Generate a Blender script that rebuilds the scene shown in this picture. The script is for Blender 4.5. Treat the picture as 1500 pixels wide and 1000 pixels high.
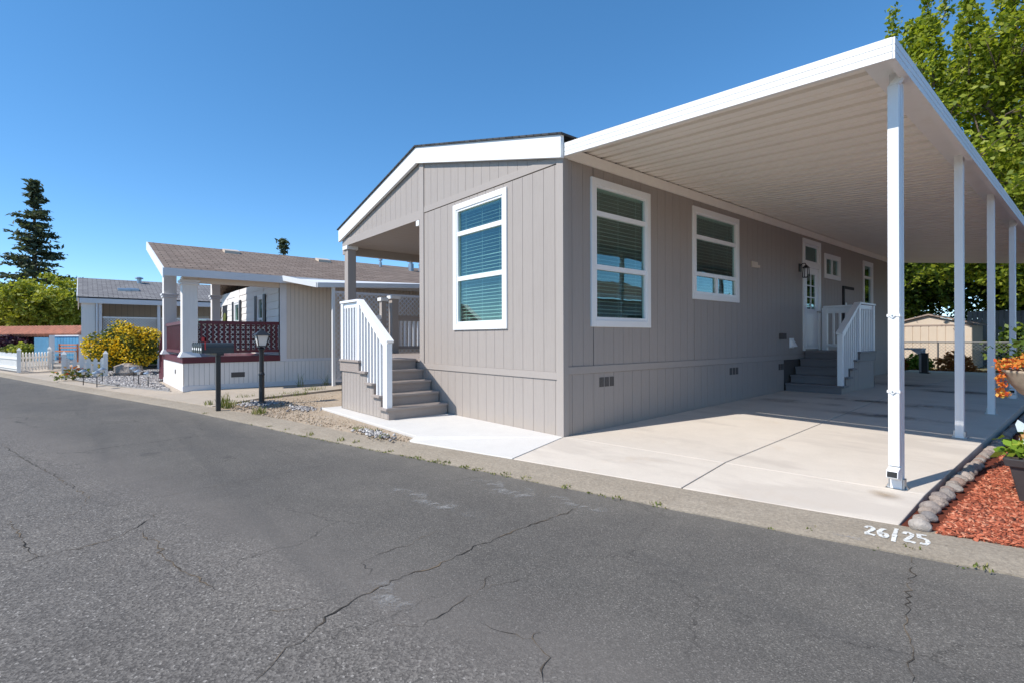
import bpy, math, random
import numpy as np
from mathutils import Vector, Matrix
random.seed(7); rng = np.random.default_rng(7)
scn = bpy.context.scene
for o in list(bpy.data.objects): bpy.data.objects.remove(o)
COL = scn.collection
R = math.radians

# ------------------------------------------------------------------ camera
YAW, ROLL, FPX, CYP = R(49.9), R(-0.17), 746.0, 495.8
CAM = Vector((4.362, -4.496, 1.2))
cam_d = bpy.data.cameras.new('camera'); cam = bpy.data.objects.new('camera', cam_d); COL.objects.link(cam)
fwd = Vector((-math.sin(YAW), math.cos(YAW), 0)); rt0 = Vector((math.cos(YAW), math.sin(YAW), 0)); up0 = Vector((0, 0, 1))
rt = rt0*math.cos(ROLL) + up0*math.sin(ROLL); up = up0*math.cos(ROLL) - rt0*math.sin(ROLL)
cam.matrix_world = Matrix(((rt.x, up.x, -fwd.x, CAM.x), (rt.y, up.y, -fwd.y, CAM.y), (rt.z, up.z, -fwd.z, CAM.z), (0, 0, 0, 1)))
cam_d.sensor_width = 36.0; cam_d.lens = 36.0*FPX/1500.0; cam_d.shift_y = (CYP-500)/1500.0
cam_d.clip_start = 0.05; cam_d.clip_end = 5000
scn.camera = cam

# ------------------------------------------------------------------ light
SUN_EL = R(46.5); SUN_AZ = R(192.7)            # azimuth of the sun, clockwise from +Y
world = bpy.data.worlds.new('World'); scn.world = world; world.use_nodes = True
wn = world.node_tree.nodes; wl = world.node_tree.links; wn.clear()
sky = wn.new('ShaderNodeTexSky'); sky.sky_type = 'NISHITA'; sky.sun_disc = False
sky.sun_elevation = SUN_EL; sky.sun_rotation = SUN_AZ
sky.altitude = 0; sky.air_density = 0.6; sky.dust_density = 0.0; sky.ozone_density = 3.0
bgn = wn.new('ShaderNodeBackground'); bgn.inputs['Strength'].default_value = 0.15
won = wn.new('ShaderNodeOutputWorld'); hsv = wn.new('ShaderNodeHueSaturation'); hsv.inputs['Hue'].default_value = .496; hsv.inputs['Saturation'].default_value = 1.32; hsv.inputs['Value'].default_value = .92
sgm = wn.new('ShaderNodeGamma'); sgm.inputs[1].default_value = .8; wl.new(sky.outputs[0], sgm.inputs[0]); wl.new(sgm.outputs[0], hsv.inputs['Color']); wl.new(hsv.outputs[0], bgn.inputs[0]); wl.new(bgn.outputs[0], won.inputs[0])
sd = bpy.data.lights.new('sun', 'SUN'); sd.energy = 2.42; sd.angle = R(0.53); sd.color = (1.0, 0.955, 0.89)
sun = bpy.data.objects.new('sun', sd); COL.objects.link(sun)
to_sun = Vector((math.sin(SUN_AZ)*math.cos(SUN_EL), math.cos(SUN_AZ)*math.cos(SUN_EL), math.sin(SUN_EL)))
sun.rotation_euler = (-to_sun).to_track_quat('-Z', 'Y').to_euler(); sun.location = to_sun*60
scn.cycles.max_bounces = 14; scn.cycles.diffuse_bounces = 8
vs = scn.view_settings; vs.view_transform = 'Standard'; vs.look = 'None'; vs.exposure = 1.2; vs.gamma = 1.0; vs.use_curve_mapping = False

# ------------------------------------------------------------------ helpers
def ray(px, py): return fwd + rt*((px-750)/FPX) - up*((py-CYP)/FPX)
def on_z(px, py, z=0.0):
    v = ray(px, py); return CAM + v*((z-CAM.z)/v.z)
def at_depth(px, py, dep): return CAM + ray(px, py)*dep

class MB:
    def __init__(s): s.v = []; s.f = []
    def add(s, vs, fs):
        n = len(s.v); s.v += [tuple(p) for p in vs]; s.f += [tuple(i+n for i in q) for q in fs]; return s
    def box(s, x0, x1, y0, y1, z0, z1):
        return s.add([(x0,y0,z0),(x1,y0,z0),(x1,y1,z0),(x0,y1,z0),(x0,y0,z1),(x1,y0,z1),(x1,y1,z1),(x0,y1,z1)],
                     [(3,2,1,0),(4,5,6,7),(0,1,5,4),(1,2,6,5),(2,3,7,6),(3,0,4,7)])
    def hexa(s, b, t):     # bottom loop and top loop (same count)
        n = len(b); s.add(list(b)+list(t), [tuple(range(n-1,-1,-1)), tuple(range(n,2*n))] + [(i,(i+1)%n,(i+1)%n+n,i+n) for i in range(n)]); return s
    def bar(s, a, b, w, h, upv=(0,0,1)):
        a = Vector(a); b = Vector(b); d = (b-a).normalized(); u = Vector(upv)
        if abs(d.dot(u)) > .98: u = Vector((0,1,0))
        sd_ = d.cross(u).normalized(); u = sd_.cross(d)
        q = [(-1,-1),(1,-1),(1,1),(-1,1)]
        return s.hexa([a+sd_*(i*w/2)+u*(j*h/2) for i,j in q], [b+sd_*(i*w/2)+u*(j*h/2) for i,j in q])
    def tube(s, pts, rad, n=8, cap=True):
        pts = [Vector(p) for p in pts]; m = len(pts)
        if not hasattr(rad, '__len__'): rad = [rad]*m
        base = len(s.v); ref = None
        for i, p in enumerate(pts):
            d = (pts[min(i+1,m-1)]-pts[max(i-1,0)]).normalized()
            if ref is None: ref = Vector((1,0,0)) if abs(d.x) < .8 else Vector((0,1,0))
            a = (ref - d*ref.dot(d)).normalized(); ref = a; b = d.cross(a)
            for k in range(n):
                t = 2*math.pi*k/n; s.v.append(tuple(p + (a*math.cos(t)+b*math.sin(t))*rad[i]))
        for i in range(m-1):
            for k in range(n):
                k2 = (k+1) % n; s.f.append((base+i*n+k, base+i*n+k2, base+(i+1)*n+k2, base+(i+1)*n+k))
        if cap:
            s.f.append(tuple(base+k for k in range(n-1,-1,-1))); s.f.append(tuple(base+(m-1)*n+k for k in range(n)))
        return s
    def lathe(s, c, prof, n=14):
        base = len(s.v); m = len(prof)
        for r_, z in prof:
            for k in range(n):
                t = 2*math.pi*k/n; s.v.append((c[0]+r_*math.cos(t), c[1]+r_*math.sin(t), c[2]+z))
        for i in range(m-1):
            for k in range(n):
                k2 = (k+1) % n; s.f.append((base+i*n+k, base+i*n+k2, base+(i+1)*n+k2, base+(i+1)*n+k))
        s.f.append(tuple(base+k for k in range(n-1,-1,-1))); s.f.append(tuple(base+(m-1)*n+k for k in range(n)))
        return s
    def poly(s, pts, th):          # flat polygon extruded down by th, pts are 3-D
        return s.hexa([(p[0],p[1],p[2]-th) for p in pts], [tuple(p) for p in pts])
    def mesh(s, name):
        me = bpy.data.meshes.new(name); me.from_pydata(s.v, [], s.f); me.update(); return me
    def build(s, name, mat, parent=None, smooth=False, bevel=0, **tags):
        o = bpy.data.objects.new(name, s.mesh(name)); COL.objects.link(o)
        o.data.materials.append(mat)
        if smooth:
            o.data.polygons.foreach_set('use_smooth', [True]*len(o.data.polygons))
        if parent: o.parent = parent
        if bevel:
            b = o.modifiers.new('bevel', 'BEVEL'); b.width = bevel; b.segments = 2; b.limit_method = 'ANGLE'; b.angle_limit = R(40)
        for k, v in tags.items(): o[k] = v
        return o

def thing(name, label, cat, loc=(0,0,0), group=None):
    o = bpy.data.objects.new(name, None); COL.objects.link(o); o.empty_display_size = .2
    o['label'] = label; o['category'] = cat
    if group: o['group'] = group
    return o
def tag(o, label, cat, group=None):
    o['label'] = label; o['category'] = cat
    if group: o['group'] = group
    return o
def fast_mesh(name, V, F, mat, parent=None, **tags):     # V (n,3) F (m,k) numpy
    me = bpy.data.meshes.new(name); V = np.asarray(V, np.float32); F = np.asarray(F, np.int32); m, k = F.shape
    me.vertices.add(len(V)); me.vertices.foreach_set('co', V.ravel())
    me.loops.add(m*k); me.loops.foreach_set('vertex_index', F.ravel())
    me.polygons.add(m); me.polygons.foreach_set('loop_start', np.arange(0, m*k, k, dtype=np.int32))
    me.update(calc_edges=True); me.validate(); me.materials.append(mat)
    o = bpy.data.objects.new(name, me); COL.objects.link(o)
    if parent: o.parent = parent
    for a, b in tags.items(): o[a] = b
    return o

# ------------------------------------------------------------------ materials
def mat_base(name, col, rough=.6, metal=0.0, spec=.5):
    m = bpy.data.materials.new(name); m.use_nodes = True; nt = m.node_tree; b = nt.nodes['Principled BSDF']
    b.inputs['Base Color'].default_value = (*col, 1); b.inputs['Roughness'].default_value = rough
    b.inputs['Metallic'].default_value = metal; b.inputs['Specular IOR Level'].default_value = spec
    return m, nt, b
def nd(nt, t, **k):
    n = nt.nodes.new(t)
    for a, v in k.items(): setattr(n, a, v)
    return n
def objco(nt, scale=(1,1,1)):
    tc = nd(nt, 'ShaderNodeTexCoord'); mp = nd(nt, 'ShaderNodeMapping'); mp.inputs['Scale'].default_value = scale
    nt.links.new(tc.outputs['Object'], mp.inputs['Vector']); return mp.outputs[0]
def noise(nt, vec, scale, detail=4, rough=.6):
    n = nd(nt, 'ShaderNodeTexNoise'); n.inputs['Scale'].default_value = scale; n.inputs['Detail'].default_value = detail; n.inputs['Roughness'].default_value = rough
    nt.links.new(vec, n.inputs['Vector']); return n.outputs['Fac']
def ramp(nt, fac, stops):
    r_ = nd(nt, 'ShaderNodeValToRGB'); cr = r_.color_ramp
    while len(cr.elements) < len(stops): cr.elements.new(.5)
    for e, (p, c) in zip(cr.elements, stops): e.position = p; e.color = (*c, 1) if len(c) == 3 else c
    nt.links.new(fac, r_.inputs[0]); return r_.outputs[0]
def mixc(nt, fac, a, b, blend='MIX'):
    n = nd(nt, 'ShaderNodeMix', data_type='RGBA', blend_type=blend)
    for sock, v in ((n.inputs[0], fac), (n.inputs[6], a), (n.inputs[7], b)):
        if hasattr(v, 'is_linked') or hasattr(v, 'links'): nt.links.new(v, sock)
        elif isinstance(v, (int, float)): sock.default_value = v
        else: sock.default_value = (*v, 1)
    return n.outputs[2]
def math_(nt, op, a, b=0.0, clamp=False):
    n = nd(nt, 'ShaderNodeMath', operation=op); n.use_clamp = clamp
    for i, v in enumerate((a, b)):
        if isinstance(v, (int, float)): n.inputs[i].default_value = v
        else: nt.links.new(v, n.inputs[i])
    return n.outputs[0]
def bump(nt, b, h, strength=.3, dist=.01):
    n = nd(nt, 'ShaderNodeBump'); n.inputs['Strength'].default_value = strength; n.inputs['Distance'].default_value = dist
    nt.links.new(h, n.inputs['Height']); nt.links.new(n.outputs[0], b.inputs['Normal'])
def mul(c, k): return tuple(min(1, x*k) for x in c)

def m_paint(name, col, rough=.5, var=.07, scale=1.6, grain=None, bs=.12, dirt=None):
    m, nt, b = mat_base(name, col, rough)
    v = objco(nt); n1 = noise(nt, v, scale, 5, .65)
    c = ramp(nt, n1, [(.3, mul(col, 1-var)), (.7, mul(col, 1+var))])
    if grain:
        vg = objco(nt, grain); ng = noise(nt, vg, 1.0, 5, .7)
        c = mixc(nt, .5, c, ramp(nt, ng, [(.3, mul(col, 1-var*1.6)), (.7, mul(col, 1+var))]))
        bump(nt, b, ng, bs, .004)
    else:
        bump(nt, b, noise(nt, v, 60, 3), bs*.5, .003)
    if dirt:
        nd_ = noise(nt, objco(nt, (2.2, 2.2, .6)), 2.3, 6, .7)
        c = mixc(nt, ramp(nt, nd_, [(.5, (0,0,0)), (.78, (.55,.55,.55))]), c, dirt)
    nt.links.new(c, b.inputs['Base Color']); return m

M = {}
GREY = (.365, .318, .284)
def m_siding(name, col):
    m, nt, b = mat_base(name, col, .62)
    v = objco(nt); oi = nd(nt, 'ShaderNodeObjectInfo')
    c = ramp(nt, noise(nt, v, .8, 6, .7), [(.3, mul(col, .94)), (.7, mul(col, 1.05))])
    c = mixc(nt, 1.0, c, ramp(nt, oi.outputs['Random'], [(0, (.955,.955,.955)), (1, (1,1,1))]), 'MULTIPLY')
    gr = noise(nt, objco(nt, (75, 75, 2.6)), 1.0, 6, .75); gr2 = noise(nt, objco(nt, (240, 240, 14)), 1.0, 3, .7)
    c = mixc(nt, .6, c, ramp(nt, gr, [(.28, mul(col, .84)), (.5, col), (.72, mul(col, 1.08))]))
    # faint rain streaks and soil splash just above the ground
    st = noise(nt, objco(nt, (9, 9, .35)), 1.0, 5, .7); c = mixc(nt, ramp(nt, st, [(.55, (0,0,0)), (.75, (.22,.22,.22))]), c, mul(col, .72))
    sep = nd(nt, 'ShaderNodeSeparateXYZ'); nt.links.new(v, sep.inputs[0])
    lo = ramp(nt, math_(nt, 'ADD', sep.outputs[2], math_(nt, 'MULTIPLY', noise(nt, v, 6, 6, .75), .35)), [(.16, (.42,.42,.42)), (.36, (0,0,0))])
    c = mixc(nt, lo, c, (.40, .33, .26))
    nt.links.new(c, b.inputs['Base Color']); bump(nt, b, math_(nt, 'ADD', gr, math_(nt, 'MULTIPLY', gr2, .7)), .55, .006); return m
M['siding'] = m_siding('grey_siding_paint', GREY)
M['trimgrey'] = m_paint('grey_trim_paint', (.372, .325, .29), .6, .04, 1.2, (50, 50, 4), .2)
M['backing'] = m_paint('groove_backing', (.085, .075, .07), .85)
M['white'] = m_paint('white_trim_paint', (.82, .81, .79), .42, .025, 1.3)
M['vinyl'] = m_paint('white_vinyl', (.84, .84, .84), .32, .02, 2)
M['alu'] = m_paint('white_aluminium', (.80, .79, .775), .38, .03, 1.1, dirt=(.70, .67, .62))
M['pan'] = m_paint('carport_pan_paint', (.92, .865, .785), .45, .03, .9, dirt=(.85, .78, .69))
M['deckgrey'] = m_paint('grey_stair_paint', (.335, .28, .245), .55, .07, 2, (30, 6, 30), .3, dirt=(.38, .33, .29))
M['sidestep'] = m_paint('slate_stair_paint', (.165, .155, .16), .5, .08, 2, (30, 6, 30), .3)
M['dark'] = m_paint('dark_gap', (.02, .02, .02), .8)
M['black'] = m_paint('black_metal', (.022, .022, .024), .4, .2)
M['ventgrey'] = m_paint('vent_screen', (.085, .075, .07), .7, .2, 60)
M['metal'] = mat_base('galvanised', (.45, .46, .47), .38, .9)[0]
M['concwall'] = m_paint('pale_wall', (.70, .68, .65), .6)
M['red'] = m_paint('red_flag', (.55, .03, .03), .4)
M['maroon'] = m_paint('maroon_paint', (.105, .016, .026), .45, .15)
M['nbwhite'] = m_paint('neighbour_white_siding', (.78, .73, .68), .6, .06, 1, (40, 40, 3), .3)
M['nbbeige'] = m_paint('neighbour_beige_siding', (.68, .59, .505), .6, .05, 1, (40, 40, 3), .3)
M['nbtrim'] = m_paint('neighbour_trim', (.70, .68, .68), .5, .05)
M['fencewhite'] = m_paint('picket_white', (.78, .77, .74), .55, .05)
M['blue'] = m_paint('blue_paint', (.10, .30, .48), .5, .12)
M['rust'] = m_paint('orange_wood', (.42, .15, .07), .6, .15)
M['shed'] = m_paint('shed_cream', (.62, .51, .40), .45, .05)
M['shedroof'] = m_paint('shed_roof', (.36, .27, .22), .5, .1)
M['oldwood'] = m_paint('weathered_fence', (.24, .225, .22), .8, .2, 2, (20, 20, 1), .5)
M['bark'] = m_paint('bark', (.13, .095, .07), .9, .3, 4, (14, 14, 2), 1.0)
M['stem'] = m_paint('stem', (.10, .12, .04), .8)
M['wire'] = m_paint('dark_wire', (.10, .10, .10), .5)
M['wireg'] = mat_base('galv_wire', (.33, .34, .35), .45, .6)[0]
M['plastic'] = m_paint('planter_plastic', (.055, .05, .05), .42, .15, 3)
M['soil'] = m_paint('soil', (.055, .04, .03), .95, .3, 12)
M['tableplastic'] = m_paint('grey_plastic', (.50, .51, .53), .5)
M['lampglass'] = m_paint('frosted_lamp_glass', (.72, .70, .66), .3, .04)
def m_worn():
    m, nt, b = mat_base('number_paint', (.72,.71,.67), .8, 0, .2); v = objco(nt)
    nt.links.new(ramp(nt, noise(nt, v, 38, 8, .8), [(.36, (.08,.08,.08)), (.50, (.95,.95,.95))]), b.inputs['Alpha']); return m
M['numberpaint'] = m_worn()
M['tile'] = m_paint('terracotta', (.50, .20, .12), .75, .25, 3)
M['bowl'] = m_paint('stone_bowl', (.40, .31, .22), .85, .3, 9, dirt=(.2, .16, .1))
M['brass'] = mat_base('nickel', (.55, .53, .5), .3, .9)[0]

def m_concrete(name, col, stain, joint=False, rust=None, damp=None, rough_=0):
    m, nt, b = mat_base(name, col, .85, 0, .25)
    v = objco(nt); big = noise(nt, v, .55, 6, .7); mid = noise(nt, v, 3.2, 6, .7); fine = noise(nt, v, 160, 2)
    c = ramp(nt, big, [(.34, stain), (.62, col)])
    c = mixc(nt, .35, c, ramp(nt, mid, [(.3, mul(col, .82)), (.7, mul(col, 1.07))]))
    c = mixc(nt, .25, c, ramp(nt, fine, [(.35, mul(col, .75)), (.65, mul(col, 1.15))]))
    if rust:
        rn = noise(nt, objco(nt, (1, 1, 1)), 1.15, 8, .75); c = mixc(nt, ramp(nt, rn, [(.58, (0,0,0)), (.72, (.5,.5,.5))]), c, rust)
    if damp:
        dn = noise(nt, objco(nt, (.55, 1.5, 1)), .9, 5, .6); c = mixc(nt, ramp(nt, dn, [(.52, (0,0,0)), (.60, (.62,.62,.62))]), c, damp)
    if rough_:
        g2 = noise(nt, v, 45, 6, .8); c = mixc(nt, .7, c, ramp(nt, g2, [(.3, (.25,.25,.25)), (.7, (.72,.71,.69))]), 'OVERLAY')
        bump(nt, b, math_(nt, 'ADD', g2, math_(nt, 'MULTIPLY', mid, 2)), .8, .012); nt.links.new(c, b.inputs['Base Color']); return m
    nt.links.new(c, b.inputs['Base Color']); bump(nt, b, math_(nt, 'ADD', math_(nt, 'MULTIPLY', fine, .4), mid), .25, .006); return m
M['drive'] = m_concrete('driveway_concrete', (.62, .55, .47), (.51, .445, .375), rust=(.50, .39, .28), damp=(.48,.42,.36))
M['walk'] = m_concrete('walkway_concrete', (.63, .60, .56), (.57, .54, .50))
M['kerb'] = m_concrete('kerb_concrete', (.37, .315, .25), (.25, .205, .15), rust=(.15, .115, .075), rough_=1)
M['nbdrive'] = m_concrete('old_concrete', (.45, .38, .305), (.36, .30, .235), rust=(.30, .23, .16))
M['slabside'] = m_concrete('slab_side', (.20, .165, .13), (.13, .10, .08))

def m_asphalt():
    m, nt, b = mat_base('asphalt', (.09,.09,.092), .88, 0, .22)
    v = objco(nt)
    # older, coarser, paler lane towards the far side, by distance from the kerb
    sep = nd(nt, 'ShaderNodeSeparateXYZ'); nt.links.new(v, sep.inputs[0])
    dist = math_(nt, 'SUBTRACT', math_(nt, 'MULTIPLY', sep.outputs[0], .2427), sep.outputs[1])       # grows away from the kerb
    dist = math_(nt, 'ADD', dist, math_(nt, 'MULTIPLY', noise(nt, v, 1.3, 4), .5))
    old = ramp(nt, math_(nt, 'MULTIPLY', dist, .2), [(.775, (0,0,0)), (.85, (1,1,1))])
    vor = nd(nt, 'ShaderNodeTexVoronoi'); vor.inputs['Scale'].default_value = 115; nt.links.new(v, vor.inputs['Vector'])
    sepc = nd(nt, 'ShaderNodeSeparateColor'); nt.links.new(vor.outputs['Color'], sepc.inputs[0])
    agg = ramp(nt, sepc.outputs[0], [(.0, (.085,.077,.070)), (.45, (.138,.125,.112)), (.8, (.185,.168,.150)), (.97, (.22,.20,.178)), (.99, (.33,.305,.275))])
    vor2 = nd(nt, 'ShaderNodeTexVoronoi'); vor2.inputs['Scale'].default_value = 190; nt.links.new(v, vor2.inputs['Vector'])
    sepd = nd(nt, 'ShaderNodeSeparateColor'); nt.links.new(vor2.outputs['Color'], sepd.inputs[0])
    new = ramp(nt, sepd.outputs[0], [(.0, (.080,.074,.067)), (.6, (.119,.110,.099)), (.93, (.157,.144,.129)), (.985, (.23,.213,.19))])
    c = mixc(nt, old, new, agg)
    big = noise(nt, v, .35, 6, .65); med = noise(nt, v, 2.2, 6, .7)
    c = mixc(nt, .75, c, ramp(nt, big, [(.3, (.40,.40,.41)), (.7, (.60,.59,.575))]), 'OVERLAY')
    c = mixc(nt, .5, c, ramp(nt, med, [(.25, (.38,.38,.38)), (.75, (.60,.60,.59))]), 'OVERLAY')
    # pale brown wear band along the seam between the two lanes
    band = ramp(nt, math_(nt, 'MULTIPLY', dist, .2), [(.70, (0,0,0)), (.80, (.40,.40,.40)), (.90, (0,0,0))])
    c = mixc(nt, band, c, (.165,.146,.130))
    # tyre polished strips, oil drips and a web of hairline cracks
    tr_ = noise(nt, objco(nt, (.12, 1.9, 1)), 1.0, 4, .6); c = mixc(nt, ramp(nt, tr_, [(.55, (0,0,0)), (.72, (.35,.35,.35))]), c, (.070,.067,.064))
    oil = noise(nt, v, 1.7, 3, .5); c = mixc(nt, ramp(nt, oil, [(.70, (0,0,0)), (.76, (.45,.45,.45))]), c, (.045,.043,.042))
    tan_ = noise(nt, v, .9, 7, .8); c = mixc(nt, ramp(nt, tan_, [(.60, (0,0,0)), (.76, (.5,.5,.5))]), c, (.185,.158,.132))
    nv = nd(nt, 'ShaderNodeTexNoise'); nv.inputs['Scale'].default_value = 2.2; nv.inputs['Detail'].default_value = 7; nv.inputs['Roughness'].default_value = .7; nt.links.new(v, nv.inputs['Vector'])
    add = nd(nt, 'ShaderNodeVectorMath', operation='MULTIPLY_ADD'); nt.links.new(nv.outputs['Color'], add.inputs[0]); add.inputs[1].default_value = (.55,.55,0); nt.links.new(v, add.inputs[2])
    ve = nd(nt, 'ShaderNodeTexVoronoi', feature='DISTANCE_TO_EDGE'); ve.inputs['Scale'].default_value = .62; nt.links.new(add.outputs[0], ve.inputs['Vector'])
    hair = math_(nt, 'MULTIPLY', ramp(nt, ve.outputs['Distance'], [(.0, (.75,.75,.75)), (.0045, (0,0,0))]), ramp(nt, noise(nt, v, .7, 3), [(.42, (0,0,0)), (.58, (1,1,1))]))
    c = mixc(nt, hair, c, (.034,.031,.028))
    # dust washed against the kerb
    ed = ramp(nt, math_(nt, 'MULTIPLY', dist, .2), [(.36, (.55,.55,.55)), (.47, (0,0,0))])
    c = mixc(nt, math_(nt, 'MULTIPLY', ed, med), c, (.23,.205,.17))
    nt.links.new(c, b.inputs['Base Color'])
    h = math_(nt, 'ADD', math_(nt, 'MULTIPLY', vor.outputs['Distance'], old), math_(nt, 'MULTIPLY', vor2.outputs['Distance'], .6))
    bump(nt, b, h, .3, .005); return m
M['asphalt'] = m_asphalt()
def m_crack():
    m, nt, b = mat_base('crack', (.02,.02,.02), .95, 0, .1)
    v = objco(nt); n = noise(nt, v, 3.0, 4)
    nt.links.new(ramp(nt, n, [(.38, (.036,.033,.030)), (.50, (.075,.062,.05)), (.60, (.17,.13,.09))]), b.inputs['Base Color']); return m
M['crack'] = m_crack()
def m_dust(col, lo=.5, hi=.68, k=.8, sc=6):
    m, nt, b = mat_base('dust', col, .95, 0, .1); v = objco(nt)
    n = noise(nt, objco(nt, (1,1,1)), sc, 8, .8)
    # fade to nothing at the sheet's edge with the uv-less generated coordinate
    tc = nd(nt, 'ShaderNodeTexCoord'); g = nd(nt, 'ShaderNodeMapping'); g.inputs['Location'].default_value = (-1,-1,0); g.inputs['Scale'].default_value = (2,2,0)
    nt.links.new(tc.outputs['Generated'], g.inputs[0]); ln = nd(nt, 'ShaderNodeVectorMath', operation='LENGTH'); nt.links.new(g.outputs[0], ln.inputs[0])
    edge = ramp(nt, ln.outputs['Value'], [(.25, (1,1,1)), (.95, (0,0,0))])
    a = math_(nt, 'MULTIPLY', math_(nt, 'MULTIPLY', ramp(nt, n, [(lo, (0,0,0)), (hi, (1,1,1))]), edge), k)
    nt.links.new(a, b.inputs['Alpha']); return m
M['dust'] = m_dust((.42,.41,.395)); M['damp'] = m_dust((.20,.175,.155), .42, .58, .75, 1.6); M['rustmark'] = m_dust((.40,.29,.18), .35, .6, .6, 3)
def m_ground(name, a, b_, c_, sc=2.0):
    m, nt, b = mat_base(name, a, .95, 0, .15); v = objco(nt)
    n1 = noise(nt, v, sc, 7, .7); n2 = noise(nt, v, sc*22, 4, .7)
    c = ramp(nt, n1, [(.33, a), (.5, b_), (.68, c_)]); c = mixc(nt, .45, c, ramp(nt, n2, [(.3, mul(a, .6)), (.7, mul(c_, 1.15))]))
    nt.links.new(c, b.inputs['Base Color']); bump(nt, b, n2, .6, .02); return m
M['dirt'] = m_ground('yard_dirt', (.34,.25,.17), (.43,.335,.24), (.42,.35,.275), 1.6)
M['ground'] = m_ground('ground', (.17,.14,.09), (.24,.20,.13), (.14,.15,.07), .4)
M['mulchbed'] = m_ground('mulch_bed', (.12,.032,.018), (.19,.05,.028), (.10,.03,.02), 5)
M['gravelbed'] = m_ground('gravel_bed', (.26,.245,.235), (.36,.34,.33), (.42,.40,.38), 6)
def m_island(name, stops, rough=.8, trans=0.0, spec=.3, bumps=0):
    m, nt, b = mat_base(name, stops[0][1], rough, 0, spec)
    g = nd(nt, 'ShaderNodeNewGeometry'); c = ramp(nt, g.outputs['Random Per Island'], stops)
    nt.links.new(c, b.inputs['Base Color'])
    if bumps: bump(nt, b, noise(nt, objco(nt), 30, 4), bumps, .01)
    if trans:
        t = nd(nt, 'ShaderNodeBsdfTranslucent'); nt.links.new(mixc(nt, 1.0, c, (1.0, 1.0, .45), 'MULTIPLY'), t.inputs[0])
        mx = nd(nt, 'ShaderNodeMixShader'); mx.inputs[0].default_value = trans
        nt.links.new(b.outputs[0], mx.inputs[1]); nt.links.new(t.outputs[0], mx.inputs[2])
        nt.links.new(mx.outputs[0], nt.nodes['Material Output'].inputs[0])
    return m
M['mulch'] = m_island('bark_chips', [(0,(.14,.040,.024)), (.35,(.34,.085,.042)), (.75,(.50,.145,.075)), (.95,(.62,.28,.17))], .85)
M['gravel'] = m_island('gravel_stones', [(0,(.14,.135,.14)), (.5,(.33,.31,.30)), (.85,(.48,.45,.43)), (1,(.62,.6,.58))], .8)
M['pebble'] = m_island('yard_pebbles', [(0,(.28,.21,.145)), (.5,(.42,.32,.22)), (.9,(.50,.42,.33))], .85)
M['leaf'] = m_island('tree_leaves', [(0,(.10,.145,.018)), (.35,(.24,.30,.032)), (.75,(.38,.43,.05)), (1,(.52,.54,.085))], .45, .55)
M['leafdark'] = m_island('dark_leaves', [(0,(.03,.06,.012)), (.5,(.09,.15,.024)), (.85,(.20,.28,.04)), (1,(.32,.39,.055))], .5, .42)
M['leaflime'] = m_island('lime_leaves', [(0,(.20,.22,.025)), (.5,(.36,.38,.05)), (1,(.50,.50,.10))], .5, .45)
M['needle'] = m_island('redwood_needles', [(0,(.045,.06,.04)), (.6,(.10,.125,.075)), (1,(.16,.18,.10))], .7, .3)
M['bushleaf'] = m_island('bush_leaves', [(0,(.07,.09,.02)), (.6,(.17,.19,.045)), (1,(.27,.28,.08))], .6, .35)
M['petal'] = m_island('yellow_petals', [(0,(.72,.42,.012)), (.6,(.86,.60,.02)), (1,(.9,.72,.09))], .6, .3)
M['purple'] = m_island('purple_leaves', [(0,(.025,.008,.018)), (1,(.075,.022,.045))], .6, .2)
M['grassy'] = m_island('dry_grass', [(0,(.09,.13,.02)), (.5,(.17,.20,.04)), (.8,(.30,.27,.10)), (1,(.42,.36,.18))], .7, .25)
M['succ'] = m_island('succulent', [(0,(.55,.05,.03)), (.3,(.68,.16,.03)), (.65,(.72,.27,.05)), (.9,(.65,.42,.08)), (1,(.25,.33,.07))], .5, .15)
M['green'] = m_island('green_leaves', [(0,(.10,.20,.015)), (.6,(.22,.33,.03)), (1,(.36,.42,.06))], .45, .25)
M['orange'] = m_island('orange_leaves', [(0,(.30,.09,.03)), (.5,(.45,.17,.05)), (1,(.5,.28,.10))], .6, .25)
def m_stone():
    m, nt, b = mat_base('edging_stone', (.4,.36,.33), .85)
    oi = nd(nt, 'ShaderNodeObjectInfo'); v = objco(nt); n = noise(nt, v, 7, 6, .7)
    c = ramp(nt, oi.outputs['Random'], [(0,(.30,.28,.26)), (.35,(.36,.29,.24)), (.6,(.24,.22,.21)), (.85,(.29,.20,.16)), (1,(.42,.38,.34))])
    c = mixc(nt, .55, c, ramp(nt, n, [(.3,(.30,.28,.27)), (.7,(.75,.72,.68))]), 'OVERLAY')
    nt.links.new(c, b.inputs['Base Color']); bump(nt, b, n, 1.0, .05); return m
M['stone'] = m_stone()
def m_shingle(name, cols, sx=3.0, sy=6.5):
    m, nt, b = mat_base(name, cols[0], .92, 0, .2)
    br = nd(nt, 'ShaderNodeTexBrick'); br.inputs['Scale'].default_value = 1.0; br.inputs['Mortar Size'].default_value = .012
    br.inputs['Brick Width'].default_value = .30; br.inputs['Row Height'].default_value = .14; br.inputs['Bias'].default_value = -.1
    mp = nd(nt, 'ShaderNodeMapping'); tc = nd(nt, 'ShaderNodeTexCoord'); mp.inputs['Rotation'].default_value = (0, 0, R(90))
    nt.links.new(tc.outputs['Object'], mp.inputs[0]); nt.links.new(mp.outputs[0], br.inputs['Vector'])
    br.inputs['Color1'].default_value = (*cols[0], 1); br.inputs['Color2'].default_value = (*cols[1], 1); br.inputs['Mortar'].default_value = (*mul(cols[0], .35), 1)
    n = noise(nt, objco(nt), 3, 6, .7); c = mixc(nt, .6, br.outputs[0], ramp(nt, n, [(.3,(.36,.36,.36)), (.7,(.64,.63,.62))]), 'OVERLAY')
    nt.links.new(c, b.inputs['Base Color']); bump(nt, b, br.outputs['Fac'], -.8, .012); return m
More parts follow.
